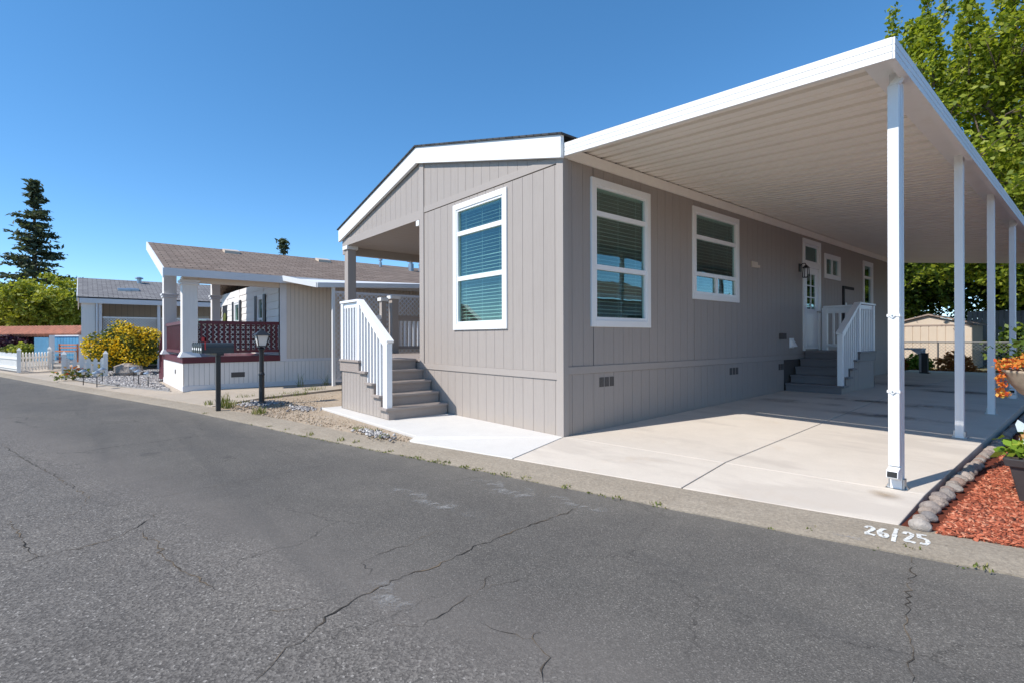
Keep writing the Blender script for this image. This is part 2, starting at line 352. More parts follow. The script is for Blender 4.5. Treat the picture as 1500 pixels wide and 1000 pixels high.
M['shingle'] = m_shingle('brown_shingles', [(.205,.155,.125), (.275,.215,.175)])
M['shinglegrey'] = m_shingle('grey_shingles', [(.20,.19,.19), (.27,.26,.255)])
M['shingleblack'] = m_shingle('charcoal_shingles', [(.05,.05,.052), (.08,.08,.082)])
def m_glass():
    m = bpy.data.materials.new('window_glass'); m.use_nodes = True; nt = m.node_tree; nt.nodes.clear()
    out = nd(nt, 'ShaderNodeOutputMaterial'); tr = nd(nt, 'ShaderNodeBsdfTransparent'); tr.inputs[0].default_value = (.72,.84,.80,1)
    gl = nd(nt, 'ShaderNodeBsdfGlossy'); gl.inputs['Roughness'].default_value = .004; gl.inputs[0].default_value = (.74,.90,.88,1)
    lw = nd(nt, 'ShaderNodeLayerWeight'); lw.inputs[0].default_value = .5
    # slight waviness of the panes
    bp = nd(nt, 'ShaderNodeBump'); bp.inputs['Strength'].default_value = .015; bp.inputs['Distance'].default_value = .05
    nt.links.new(noise(nt, objco(nt), 2.5, 2), bp.inputs['Height']); nt.links.new(bp.outputs[0], gl.inputs['Normal'])
    f = math_(nt, 'ADD', math_(nt, 'MULTIPLY', math_(nt, 'POWER', lw.outputs['Facing'], 2.5), .50), .085, True)
    mx = nd(nt, 'ShaderNodeMixShader'); nt.links.new(f, mx.inputs[0]); nt.links.new(tr.outputs[0], mx.inputs[1]); nt.links.new(gl.outputs[0], mx.inputs[2])
    nt.links.new(mx.outputs[0], out.inputs[0]); return m
M['glass'] = m_glass()
M['screen'] = m_paint('dark_screen_glass', (.02,.022,.022), .15)
M['blind'] = m_paint('blind_slat', (.70,.71,.69), .6, .08, 5)
M['room'] = m_paint('room_wall', (.30,.28,.26), .9)
# ------------------------------------------------------------------ the setting
def slab_z(y): return 0.0 if y <= 0 else min(.021*y, .15)
KX = [-90, -45, -21.1, -14, -6.47, -2.42, .67, 1.774, 3.1, 4.04, 8, 16, 40]
KY = [-23.5, -12.55, -6.75, -5.0, -3.06, -2.22, -1.475, -1.22, -.90, -.65, .32, 2.3, 8.2]
def kerb_y(x): return float(np.interp(x, KX, KY))
ground = MB().poly([(-900,-900,-.14),(900,-900,-.14),(900,900,-.14),(-900,900,-.14)], .3).build('ground', M['ground'], kind='structure')
xs = [-90,-60,-45,-30,-21.1,-14,-6.47,-2.42,.67,1.774,3.1,4.04,8,16,40]
road_mb = MB()
for a, b in zip(xs, xs[1:]):
    road_mb.add([(a, kerb_y(a)-8.4, -.085), (b, kerb_y(b)-8.4, -.085), (b, kerb_y(b)+.05, -.085), (a, kerb_y(a)+.05, -.085)], [(0,1,2,3)])
road = road_mb.build('road', M['asphalt'], kind='structure')

def kerb_strip(x0, x1, step, w, ztop, name, mat):
    prof = [(0.0,-.11),(0.0,-.076),(.05,-.066),(.2,-.052),(w-.03,ztop-.002),(w,ztop-.003),(w,-.2)]
    V, F = [], []; n = int(round((x1-x0)/step))
    for i in range(n+1):
        x = x0+(x1-x0)*i/n; d = .24; nx, ny = -d/math.hypot(1,d), 1/math.hypot(1,d)
        j = (random.random()-.5)*.018
        for k, (o, z) in enumerate(prof):
            e = j if k < 3 else 0
            V.append((x+nx*(o+e), kerb_y(x)+ny*(o+e), z+(random.random()-.5)*.004*(k in (2,3,4))))
    m = len(prof)
    for i in range(n):
        for k in range(m-1): F.append((i*m+k, (i+1)*m+k, (i+1)*m+k+1, i*m+k+1))
    mb = MB(); mb.add(V, F); return mb.build(name, mat, kind='structure')
kerb = kerb_strip(-40, 16, .25, .46, -.046, 'kerb', M['kerb'])

def cracks():
    L = [([(0,832),(55,816),(115,802),(161,791),(198,772),(235,749)],7),
         ([(0,775),(46,765),(115,749),(175,737),(225,728),(285,717),(382,699),(437,687),(500,676)],4),
         ([(0,648),(28,666),(55,683),(87,699),(110,715),(131,726),(120,742),(108,754)],7),
         ([(198,775),(230,791),(239,816),(276,839),(313,862),(331,869)],9),
         ([(366,1000),(400,972),(423,949),(455,931),(478,903),(500,890),(525,875),(560,859),(582,846),(626,833),(661,817),(696,800),(736,784),(784,765),(833,749),(859,734)],10),
         ([(386,894),(432,892),(460,883),(500,873)],4),
         ([(538,842),(542,833),(529,824),(564,806),(595,798),(626,782),(644,776)],4),
         ([(575,912),(604,916),(639,905),(670,883),(701,864),(718,842)],5), ([(700,862),(754,850),(789,833)],3),
         ([(793,1000),(789,978),(802,963),(789,947),(782,934),(793,925)],7), ([(700,912),(730,922),(782,934)],3),
         ([(1340,1000),(1334,980),(1338,956),(1330,928),(1330,880),(1336,840),(1334,812)],7),
         ([(9,761),(23,775),(35,791),(41,807),(55,816)],7), ([(0,639),(60,634),(124,630),(230,620)],4), ([(500,676),(540,668),(575,655)],3)]
    for pts, w in L:
        g = [on_z(x, y, -.082) for x, y in pts]; P = []
        for a, b in zip(g, g[1:]):
            n = max(2, int((b-a).length/.035)); s = Vector((-(b-a).y, (b-a).x, 0)).normalized()
            for i in range(n): P.append(a.lerp(b, i/n)+s*(random.gauss(0, .011)))
        P.append(g[-1]); V, F = [], []; n = len(P)
        for i, p in enumerate(P):
            d = P[min(i+1,n-1)]-P[max(i-1,0)]; s = Vector((-d.y, d.x, 0)).normalized(); t = i/(n-1)
            ww = .0012*w*(.25+.75*abs(math.sin(i*.37+w)))*random.uniform(.35,1.15)*min(1, 6*t+.15, 6*(1-t)+.15)
            V += [p+s*ww*.5, p-s*ww*.5]
        F = [(2*i,2*i+1,2*i+3,2*i+2) for i in range(n-1)]
        MB().add(V, F).build('road_crack', M['crack'], road)
cracks()
def sheet(name, pix, z, mat, parent):
    MB().add([on_z(x, y, z) for x, y in pix], [tuple(range(len(pix)))]).build(name, mat, parent)
def sheet_w(name, c, rx, ry, rot, z, mat, parent):
    mb = MB(); mb.add([(-rx,-ry,0),(rx,-ry,0),(rx,ry,0),(-rx,ry,0)], [(0,1,2,3)]); o = mb.build(name, mat, parent); o.location = (c[0], c[1], z); o.rotation_euler = (0,0,rot)
a = on_z(625,731,-.08); sheet_w('dust_mark', a, .75, .13, R(10), -.0795, M['dust'], road)
a = on_z(838,735,-.08); sheet_w('dust_mark', a, .4, .10, R(8), -.0795, M['dust'], road)
a = on_z(740,715,-.08); sheet_w('dust_mark', a, .5, .22, R(10), -.0790, M['dust'], road)
a = on_z(540,650,-.08); sheet_w('dust_mark', a, .8, .18, R(14), -.0790, M['dust'], road)
a = on_z(575,870,-.08); sheet_w('dust_mark', a, .25, .15, R(14), -.0790, M['dust'], road)

# carport driveway: separate pours with open joints
drive = MB().add([(0.0,-1.0,-.09),(3.40,-.25,-.09),(3.40,16.2,-.09),(0.0,16.2,-.09)], [(0,1,2,3)]).build('driveway', M['slabside'], kind='structure')
def slab(pts, name='concrete_slab', mat='drive', par=None, th=.11):
    return MB().poly(pts, th).build(name, M[mat], par or drive, bevel=.006)
G = .006
jx = lambda y: 1.95-.095*y if y < 3 else 1.665
xl0 = (.32,-1.08,-.044); xr0 = (3.42,-.33,-.05)
fy = lambda x: -1.08+(x-.32)*(.75/3.10); fz = lambda x: -.044-.002*x
mid = lambda x: .40*x/3.42
# aprons (sloped to the kerb)
slab([xl0, (jx(-.7)-G, fy(jx(-.7)), fz(1.9)), (jx(.2)-G, mid(1.9), .004), (.004, .002, 0)])
slab([(jx(-.7)+G, fy(jx(-.7)), fz(2)), xr0, (3.42, .40, .008), (jx(.2)+G, mid(1.9), .004)])
def body(x0f, x1f, ya, yb):
    slab([(x0f(ya[0]), ya[0], slab_z(ya[0])), (x1f(ya[1]), ya[1], slab_z(ya[1])), (x1f(yb), yb, slab_z(yb)), (x0f(yb), yb, slab_z(yb))])
body(lambda y: .004, lambda y: jx(y)-G, (.005, mid(1.9)+.003), 7.14)
body(lambda y: jx(y)+G, lambda y: 3.42, (mid(1.9)+.003, .403), 7.14)
body(lambda y: .004, lambda y: jx(y)-G, (7.152, 7.152), 16.2)
body(lambda y: jx(y)+G, lambda y: 3.42, (7.152, 7.152), 16.2)
for c, rx, ry in (((.85,4.9),.8,.28),((2.3,4.2),.95,.25),((2.4,5.6),.95,.35),((1.5,5.75),.8,.25),((2.4,8.4),.95,.5),((1.3,9.5),1.2,.6)):
    m = MB(); m.add([(c[0]+i*rx, c[1]+j*ry, slab_z(c[1]+j*ry)+.003) for i, j in ((-1,-1),(1,-1),(1,1),(-1,1))], [(0,1,2,3)]); m.build('damp_stain', M['damp'], drive)
sheet_w('rust_stain', (3.22,.20), .14, .11, 0, .006, M['rustmark'], drive)

walk = MB().poly([(.312,-1.088,-.040),(-1.19,-1.47,-.036),(-1.25,-1.34,0.0),(-4.62,-1.30,.004),(-4.62,.0,.004),(-.004,.0,.002)], .11).build('walkway', M['walk'], bevel=.006, kind='structure')

def poly_sheet(name, pts, mat, **t): return MB().poly(pts, .06).build(name, M[mat], **t)
def kin(x, o=.44): return kerb_y(x)+o*.972
yard = MB()
yp = [(-1.18, kin(-1.18), -.045), (-2.5, kin(-2.5), -.05), (-4.5, kin(-4.5), -.05), (-6.45, kin(-6.45)-.05, -.045)]
poly_sheet('yard', yp+[(-7.0,-1.6,-.03),(-7.7,.6,-.02),(-7.7,3.0,-.02),(-4.6,3.0,-.02),(-4.63,-1.31,-.025),(-1.27,-1.35,-.03)], 'dirt', kind='structure')
nbdrive = poly_sheet('neighbour_driveway', [(-6.47, kin(-6.47)-.03, -.035),(-7.02,-1.6,.012),(-7.72,.6,.02),(-7.72,9,.02),(-9.6,9,.02),(-9.6,-2.8,.012),(-9.9,kin(-9.9)-.02,-.03)], 'nbdrive', kind='structure')
verge = poly_sheet('verge', [(-9.91,kin(-9.91)-.03,-.036),(-9.62,-2.7,.006),(-9.62,2,.006),(-60,2,.006),(-60,kin(-60),-.036),(-45,kin(-45),-.036),(-30,kin(-30),-.036),(-21.1,kin(-21.1)-.02,-.036),(-14,kin(-14)-.02,-.036)], 'nbdrive', kind='structure')
gravel_poly = [(-9.85,-2.95),(-10.9,-3.32),(-13.2,-4.05),(-16.2,-4.72),(-19.9,-4.7),(-19.9,-2.2),(-13.35,-2.2),(-13.35,-2.9)]
gbed = MB().poly([(x, y, .028) for x, y in gravel_poly], .04).build('gravel_bed', M['gravelbed'], kind='structure')
back = poly_sheet('back_yard', [(-8,16.25,.09),(12,16.25,.09),(30,60,.09),(-30,60,.09)], 'ground', kind='structure')
bed = MB().poly([(3.43,kin(3.43)+.01,-.055),(4.6,kin(4.6),-.055),(7.5,kin(7.5),-.055),(7.5,16.2,.03),(3.43,16.2,.03),(3.43,7.0,.02)], .08).build('garden_bed', M['mulchbed'], kind='structure')
def bed_z(y): return float(np.interp(y, [-.5, 7, 16], [-.05, .02, .03]))

def in_poly(x, y, P):
    c = False; n = len(P)
    for i in range(n):
        x1, y1 = P[i][:2]; x2, y2 = P[(i+1) % n][:2]
        if (y1 > y) != (y2 > y) and x < (x2-x1)*(y-y1)/(y2-y1)+x1: c = not c
    return c
def scatter_boxes(name, pts, size, mat, flat=.35, long=2.5, **t):      # small irregular chips, each an island
    n = len(pts); pts = np.array(pts); s = size*rng.uniform(.5, 1.4, n)
    base = np.array([(-1,-1,-1),(1,-1,-1),(1,1,-1),(-1,1,-1),(-1,-1,1),(1,-1,1),(1,1,1),(-1,1,1)], float)
    B = np.repeat(base[None], n, 0)*rng.uniform(.55, 1.1, (n, 8, 1)); B[:,:,0] *= (s*rng.uniform(1, long, n))[:,None]*.5; B[:,:,1] *= s[:,None]*.5; B[:,:,2] *= s[:,None]*.5*flat
    def rot(a, i, j):
        c, s_ = np.cos(a)[:,None], np.sin(a)[:,None]; u = B[:,:,i]*c-B[:,:,j]*s_; B[:,:,j] = B[:,:,i]*s_+B[:,:,j]*c; B[:,:,i] = u
    rot(rng.normal(0,.35,n),0,2); rot(rng.normal(0,.35,n),1,2); rot(rng.uniform(0,6.28,n),0,1)
    B += pts[:,None,:]
    f = np.array([(3,2,1,0),(4,5,6,7),(0,1,5,4),(1,2,6,5),(2,3,7,6),(3,0,4,7)]); F = (f[None]+8*np.arange(n)[:,None,None]).reshape(-1,4)
    return fast_mesh(name, B.reshape(-1,3), F, mat, **t)
P = []
while len(P) < 42000:
    y = -.6+5.6*random.random()**1.5; x = random.uniform(3.62, 4.9)
    if y > kin(x)+.0 and x < 4.95-.09*(y+.6): P.append((x, y, bed_z(y)+random.uniform(.003,.018)))
for _ in range(9000): P.append((random.uniform(3.6,6.8), random.uniform(3.5,13), .03))
tag(scatter_boxes('mulch', P, .019, M['mulch'], .35, 3.0, kind='stuff'), 'red bark chip mulch covering the bed beside the carport slab', 'mulch')
P = []
while len(P) < 9000:
    x = random.uniform(-19.9,-9.85); y = random.uniform(-4.8,-2.2)
    if in_poly(x, y, gravel_poly): P.append((x, y, .035))
tag(scatter_boxes('gravel', P, .04, M['gravel'], .7, 1.4, kind='stuff'), 'grey gravel in front of the neighbouring porch', 'gravel')
yard_poly = yp+[(-7.0,-1.6,0),(-7.6,.6,0),(-4.63,-.2,0),(-4.63,-1.31,0),(-1.27,-1.36,0)]
P = []
while len(P) < 2600:
    x = random.uniform(-7.6,-1.2); y = random.uniform(-2.7,.5)
    if in_poly(x, y, yard_poly): P.append((x, y, -.032))
for c, n, sx, sy in (((-6.2,-1.85),260,.35,.18),((-1.75,-1.62),240,.25,.07),((-5.0,-1.55),150,.25,.12),((-6.6,-2.2),130,.2,.2)):
    for _ in range(n//2): P.append((random.gauss(c[0],sx), random.gauss(c[1],sy), -.030))
tag(scatter_boxes('yard_pebbles', P, .017, M['pebble'], .7, 1.4, kind='stuff'), 'loose tan pebbles and clods on the bare yard soil', 'pebbles')
P = []
for _ in range(420): P.append((random.gauss(-6.22,.22), random.gauss(-1.88,.16), -.02))
for _ in range(130): P.append((random.gauss(-1.85,.22), random.gauss(-1.6,.05), -.018))
for _ in range(160): P.append((random.gauss(-4.95,.2), random.gauss(-1.5,.1), -.02))
tag(scatter_boxes('loose_gravel', P, .03, M['gravel'], .7, 1.4, kind='stuff'), 'loose grey stones around the lamp post foot and by the walkway', 'gravel')
def tufts(name, spots, label):
    V, F = [], []
    for (x, y, z, r_, h, n) in spots:
        for _ in range(n):
            a = random.uniform(0,6.28); d = r_*math.sqrt(random.random()); bx, by = x+d*math.cos(a), y+d*math.sin(a)
            hh = h*random.uniform(.4,1.2); lean = random.uniform(.1,.8)*hh; t = random.uniform(0,6.28); w = .004+.004*random.random()
            px, py = -math.sin(t)*w, math.cos(t)*w; k = len(V); lx, ly = math.cos(t)*lean, math.sin(t)*lean
            V += [(bx-px,by-py,z),(bx+px,by+py,z),(bx+lx*.4+px*.7,by+ly*.4+py*.7,z+hh*.6),(bx+lx*.4-px*.7,by+ly*.4-py*.7,z+hh*.6),(bx+lx,by+ly,z+hh),(bx+lx+.001,by+ly,z+hh)]
            F += [(k,k+1,k+2,k+3),(k+3,k+2,k+5,k+4)]
    tag(fast_mesh(name, np.array(V), np.array(F), M['grassy'], kind='stuff'), label, 'weeds')
S = []
for px, py in [(500,648),(522,651),(455,640),(640,678),(655,680),(610,673),(700,690),(740,697),(830,716),(905,732),(960,741),(1190,778),(1335,806),(1440,835),(300,608),(420,632),(395,627),(570,664),(680,686),(770,703)]:
    p = on_z(px, py-3, -.07); S.append((p.x, p.y, -.07, .05, .022 if px not in (500,455,522) else .05, 16))
for i in range(110):
    x = random.gauss(-.6,1.6); S.append((x, kerb_y(x)-.015+random.gauss(0,.01), -.08, .03, .013, 4))
for px, py, r_, h, n in ((333,596,.14,.16,90),(325,592,.10,.14,40),(305,592,.08,.1,30),(380,605,.12,.12,70),(360,583,.2,.1,60),(430,578,.3,.10,120),(460,573,.25,.14,90),(400,582,.22,.08,80),(440,568,.08,.4,14),(330,588,.1,.2,30),(478,566,.1,.3,20),(350,590,.2,.07,50),(550,632,.1,.05,30),(528,628,.1,.05,30),(560,640,.08,.05,30)):
    p = on_z(px, py, -.03); S.append((p.x, p.y, -.035, r_, h, n))
tufts('weeds', S, 'short green and straw coloured weeds along the kerb and yard edge')

# number painted on the kerb
def kerb_z(x, y): return float(np.interp((y-kerb_y(x))*.972, [0,.05,.2,.43,.46], [-.076,-.066,-.052,-.048,-.049]))
def painted_number():
    # strokes in (across, up) units on the kerb top
    two = [(0,.75),(.12,.95),(.32,1),(.5,.88),(.5,.68),(.3,.42),(.05,.12),(0,.02),(.25,.06),(.6,.0)]
    six = [(.5,.98),(.25,.85),(.06,.55),(.04,.25),(.2,.03),(.42,.05),(.55,.22),(.48,.42),(.25,.45),(.08,.32)]
    slash = [(.42,1.12),(.25,.6),(.06,-.1)]
    five = [(.6,1.0),(.12,.98),(.1,.56),(.36,.6),(.56,.44),(.55,.18),(.36,.0),(.05,.06)]
    org = on_z(1268, 774, -.045); end = on_z(1362, 790, -.045); u = (end-org); L = u.length; u.normalize()
    v = Vector((-u.y, u.x, 0)); cw = L/5.0
    for i, (st, h) in enumerate(((two,.15),(six,.16),(slash,.2),(two,.17),(five,.165))):
        o = org + u*(cw*(i*1.03)) ; V, F = [], []; pts = []
        for a, b in zip(st, st[1:]):
            for k in range(4): pts.append((a[0]+(b[0]-a[0])*k/4, a[1]+(b[1]-a[1])*k/4))
        pts.append(st[-1]); W = [o + u*(x*cw*1.25) + v*((y-.5)*h) for x, y in pts]; n = len(W)
        for k, p in enumerate(W):
            d = W[min(k+1,n-1)]-W[max(k-1,0)]; s = Vector((-d.y,d.x,0)).normalized(); ww = .012*random.uniform(.75,1.2)
            V += [(q.x, q.y, kerb_z(q.x, q.y)+.004) for q in (p+s*ww, p-s*ww)]
        F = [(2*k,2*k+1,2*k+3,2*k+2) for k in range(n-1)]
        MB().add(V, F).build('painted_digit', M['numberpaint'], kerb)
    a = on_z(1200,775,-.05); b = on_z(1296,793,-.05); V = []
    for k in range(13):
        p = a.lerp(b, k/12); w = .022*random.uniform(.5,1.1)*math.sin(math.pi*(k+.5)/13)**.4; V += [(p.x-.24*w, p.y+w, kerb_z(p.x,p.y+w)+.004),(p.x+.24*w, p.y-w, kerb_z(p.x,p.y-w)+.004)]
    MB().add(V, [(2*k,2*k+1,2*k+3,2*k+2) for k in range(12)]).build('paint_smear', M['dust'], kerb)
painted_number()

# edging stones between slab and mulch
def stone_mesh(i):
    mb = MB(); r_ = random.Random(i); n, m = 9, 5; mb.lathe((0,0,0), [(max(.02, math.sin(math.pi*(k+.4)/(m+.4))), -math.cos(math.pi*(k+.4)/(m+.4))) for k in range(m+1)], n)
    mb.v = [(x*r_.uniform(.82,1.1)*.085, y*r_.uniform(.82,1.1)*.075, z*r_.uniform(.85,1.1)*.062) for x, y, z in mb.v]; return mb.mesh('edging_stone')
sm = [stone_mesh(i) for i in range(7)]
for me in sm: me.materials.append(M['stone']); me.polygons.foreach_set('use_smooth', [True]*len(me.polygons))
y = -.33; k = 0
while y < 8.4:
    o = bpy.data.objects.new('edging_stone', sm[k % 7]); COL.objects.link(o)
    o.location = (3.505+random.uniform(-.012,.012)+(.02 if y < 0 else 0), y, bed_z(y)+.026); s = random.uniform(.62,.9); o.scale = (s, s*random.uniform(.85,1.1), s*random.uniform(.7,.95)); o.rotation_euler = (random.uniform(-.3,.3), random.uniform(-.3,.3), random.uniform(0,6.28))
    sm_ = o.modifiers.new('subdivision', 'SUBSURF'); sm_.levels = 1; sm_.render_levels = 1
    tag(o, 'rounded fieldstone in the row edging the red mulch bed', 'stone', 'fieldstones edging the mulch bed')
    y += .15*s*random.uniform(.9,1.1); k += 1

# ------------------------------------------------------------------ the grey home
def frame_front(u, d, z): return (u, -d, z)
def frame_side(u, d, z): return (d, u, z)
def lbox(mb, fr, u0, u1, d0, d1, z0, z1):
    a = fr(u0, d0, z0); b = fr(u1, d1, z1)
    return mb.box(min(a[0],b[0]), max(a[0],b[0]), min(a[1],b[1]), max(a[1],b[1]), min(z0,z1), max(z0,z1))
def spans(z0, z1, holes):
    out = [(z0, z1)]
    for h0, h1 in holes:
        nx = []
        for a, b in out:
            if h1 <= a or h0 >= b: nx.append((a, b)); continue
            if h0 > a: nx.append((a, h0))
            if h1 < b: nx.append((h1, b))
        out = nx
    return [(a, b) for a, b in out if b-a > .004]
def siding(fr, u0, u1, z0, z1, holes, parent, mat, name='siding_board', pitch=.2032, th=.012, plane=0.0, topf=None, phase=0.0, joined=False, gap=.005):
    cuts = sorted(set([u0, u1] + [min(max(h[0],u0),u1) for h in holes] + [min(max(h[1],u0),u1) for h in holes]))
    grid = []; g = u0+phase
    while g < u1-.02:
        if g > u0+.02: grid.append(g)
        g += pitch
    allc = sorted(set(cuts+grid)); J = MB() if joined else None
    for a, b in zip(allc, allc[1:]):
        if b-a < .012: continue
        hs = [(h[2], h[3]) for h in holes if h[0] <= a+1e-4 and h[1] >= b-1e-4]
        ga = gap/2 if a in grid else 0; gb = gap/2 if b in grid else 0; aa, bb = a+ga, b-gb
        for s0, s1 in spans(z0, 99 if topf else z1, hs):
            mb = J if joined else MB()
            ta, tb = (topf(aa), topf(bb)) if topf and s1 > 90 else (s1, s1)
            if min(ta, tb) < s0+.01:
                if max(ta, tb) < s0+.01: continue
                ta, tb = max(ta, s0+.004), max(tb, s0+.004)
            mb.hexa([fr(aa,plane-th,s0),fr(bb,plane-th,s0),fr(bb,plane,s0),fr(aa,plane,s0)], [fr(aa,plane-th,ta),fr(bb,plane-th,tb),fr(bb,plane,tb),fr(aa,plane,ta)])
            if not joined: mb.build(name, mat, parent)
    if joined: return J.build(name, mat, parent, kind='stuff')
def backing(fr, u0, u1, z0, z1, holes, parent, mat, name, d0=-.11, d1=-.014, topf=None):
    cuts = sorted(set([u0, u1] + [min(max(h[0],u0),u1) for h in holes] + [min(max(h[1],u0),u1) for h in holes])); mb = MB()
    for a, b in zip(cuts, cuts[1:]):
        hs = [(h[2], h[3]) for h in holes if h[0] <= a+1e-4 and h[1] >= b-1e-4]
        for s0, s1 in spans(z0, 99 if topf else z1, hs):
            ta, tb = (topf(a), topf(b)) if topf and s1 > 90 else (s1, s1)
            mb.hexa([fr(a,d0,s0),fr(b,d0,s0),fr(b,d1,s0),fr(a,d1,s0)], [fr(a,d0,ta),fr(b,d0,tb),fr(b,d1,tb),fr(a,d1,ta)])
    return mb.build(name, mat, parent)
def fix_normals(objs):
    import bmesh
    for o in objs:
        bm = bmesh.new(); bm.from_mesh(o.data); bmesh.ops.recalc_face_normals(bm, faces=bm.faces); bm.to_mesh(o.data); bm.free()

CAS = .085
def window(parent, fr, u0, u1, z0, z1, panes, cas=CAS, blind=True, mat='white', blind_z=None, slat=.052, label=None):
    w = MB()
    for a in ((u0,u0+cas,z0,z1),(u1-cas,u1,z0,z1),(u0+cas,u1-cas,z1-cas,z1),(u0+cas,u1-cas,z0,z0+cas)): lbox(w, fr, a[0],a[1],-.03,.026,a[2],a[3])
    root = w.build('window', M[mat], parent, bevel=.004)
    if label: root['label'] = label
    inner = [(u0+cas, u1-cas, z0+cas, z1-cas)]
    # sash: fill inner area around the panes
    s = MB(); I = inner[0]
    us = sorted(set([I[0], I[1]]+[p[0] for p in panes]+[p[1] for p in panes])); zs = sorted(set([I[2], I[3]]+[p[2] for p in panes]+[p[3] for p in panes]))
    for a, b in zip(us, us[1:]):
        hs = [(p[2], p[3]) for p in panes if p[0] <= a+1e-4 and p[1] >= b-1e-4]
        for c, d in spans(I[2], I[3], hs): lbox(s, fr, a, b, -.045, .012, c, d)
    s.build('sash', M['vinyl'], root)
    for k, p in enumerate(panes):
        g = MB(); lbox(g, fr, p[0]-.004, p[1]+.004, -.026, -.020, p[2]-.004, p[3]+.004); g.build('pane', M['glass'], root)
    if blind:
        b = MB(); zz = (blind_z or I[3])-.05; lbox(b, fr, I[0]+.01, I[1]-.01, -.10, -.06, zz+.01, zz+.045)
        while zz > I[2]+.03:
            q = [fr(I[0]+.015, -.097, zz+.007), fr(I[1]-.015, -.097, zz+.007+.002*random.gauss(0,1)), fr(I[1]-.015, -.064, zz-.006+.002*random.gauss(0,1)), fr(I[0]+.015, -.064, zz-.006)]
            b.hexa([(x, y, z-.0015) for x, y, z in q], [(x, y, z+.0015) for x, y, z in q]); zz -= slat*random.uniform(.93,1.07)
        for t in (.14, .5, .86):
            uu = I[0]+(I[1]-I[0])*t; lbox(b, fr, uu-.002, uu+.002, -.0625, -.0595, I[2]+.03, I[3]-.04)
        b.build('blind', M['blind'], root, kind='stuff')
    return root

home = thing('mobile_home', 'grey mobile home with white trim, a front gable porch and vertical siding', 'house')
RX, RZ = -3.47, 4.50                                    # ridge
def roof_under(x): return RZ-.245*abs(x-RX)             # underside line of the roof deck
WF = (-2.395,-1.065,1.334,3.293); W1 = (.50,1.786,1.348,3.277); W2 = (2.94,4.477,1.822,3.307); DR = (7.37,8.375,.925,3.345); SW = (8.63,9.658,2.575,3.151); W3 = (11.41,12.24,1.375,3.245)
def hole(w, c=.05): return (w[0]+c, w[1]-c, w[2]+c, w[3]-c)
HF = [hole(WF)]; HS = [hole(W1), hole(W2), hole(DR,.03), hole(SW), hole(W3)]
HL = 14.6
fw = backing(frame_front, -3.31, -.03, -.06, 4, HF, home, M['backing'], 'front_wall', topf=lambda x: roof_under(x)-.02)
siding(frame_front, -3.31, -.10, .0, .69, [], fw, M['siding'], phase=.12)
siding(frame_front, -3.31, -.10, .785, 3.352, HF, fw, M['siding'], phase=.12)
siding(frame_front, -3.31, -.10, 3.452, 4, [], fw, M['siding'], phase=.22, topf=lambda x: roof_under(x)-.20)
gp = backing(frame_front, -6.90, -3.31, 3.29, 4, [], home, M['backing'], 'porch_gable', topf=lambda x: roof_under(x)-.02)
siding(frame_front, -6.90, -3.45, 3.43, 4, [], gp, M['siding'], phase=.1, topf=lambda x: roof_under(x)-.20)
def trim(name, fr, u0, u1, z0, z1, d=.016, mat='trimgrey', par=home, d0=-.012, bev=.003):
    m = MB(); lbox(m, fr, u0, u1, d0, d, z0, z1); return m.build(name, M[mat], par, bevel=bev)
trim('trim_board', frame_front, -3.31, -.10, .692, .783)
trim('trim_board', frame_front, -3.31, -.10, 3.363, 3.461, .008)
trim('trim_board', frame_front, -6.90, -3.452, 3.27, 3.428, .014)
m = MB(); m.box(-.10, .016, -.018, .075, -.005, 3.44); m.build('corner_board', M['trimgrey'], home, bevel=.003)
m = MB(); m.hexa([(-3.45,-.018,0),(-3.312,-.018,0),(-3.312,.06,0),(-3.45,.06,0)], [(-3.45,-.018,4.27),(-3.312,-.018,4.27),(-3.312,.06,4.27),(-3.45,.06,4.27)]); m.build('corner_board', M['trimgrey'], home, bevel=.003)
sw_ = backing(frame_side, .0, HL, -.06, 3.60, HS, home, M['backing'], 'side_wall', d0=-.11)
siding(frame_side, .075, HL, .0, .752, [(6.40,8.47,-1,.95)], sw_, M['siding'], phase=.08)
siding(frame_side, .075, HL, .852, 3.50, HS, sw_, M['siding'], phase=.08)
trim('trim_board', frame_side, .075, HL, .755, .85, .014)
# rake boards and eave board
for s in (1, -1):
    xe = .035 if s > 0 else -6.975
    f = lambda x: roof_under(x)
    m = MB(); y0, y1 = -.075, -.020
    b0, t0 = (RX, f(RX)-.255), (RX, f(RX)+.02); b1, t1 = (xe, f(xe)-.255), (xe, f(xe)+.02)
    m.hexa([(b0[0],y0,b0[1]),(b1[0],y0,b1[1]),(b1[0],y1,b1[1]),(b0[0],y1,b0[1])], [(t0[0],y0,t0[1]),(t1[0],y0,t1[1]),(t1[0],y1,t1[1]),(t0[0],y1,t0[1])])
    o = m.build('rake_board', M['white'], home); fix_normals([o])
    m = MB(); sx = xe+.035*s; ov = .02
    rb, re = f(RX)+.022, f(sx)+.022
    m.hexa([(RX,-.10,rb),(sx,-.10,re),(sx,HL+.1,re),(RX,HL+.1,rb)], [(RX,-.10,rb+.028),(sx,-.10,re+.022),(sx,HL+.1,re+.022),(RX,HL+.1,rb+.028)])
    o = m.build('roof', M['shingleblack'], home); fix_normals([o])
m = MB(); m.box(.002,.030,-.015,HL,3.405,3.538); m.build('eave_board', M['pan'], home)
m = MB(); m.box(-6.85,-.12,.12,HL-.1,3.50,3.52); m.build('attic_floor', M['room'], home)
m = MB(); m.box(-6.93,-.12,2.2,2.3,0,3.5).box(-3.45,-3.34,.115,2.2,-.05,3.5).box(-6.95,-6.87,2.3,HL,-.05,3.5).box(-6.95,-.03,HL-.08,HL,-.05,3.5); m.build('rear_walls', M['siding'], home)
m = MB(); m.box(-3.33,-.12,.12,HL-.1,.80,.86); m.build('floor', M['room'], home)
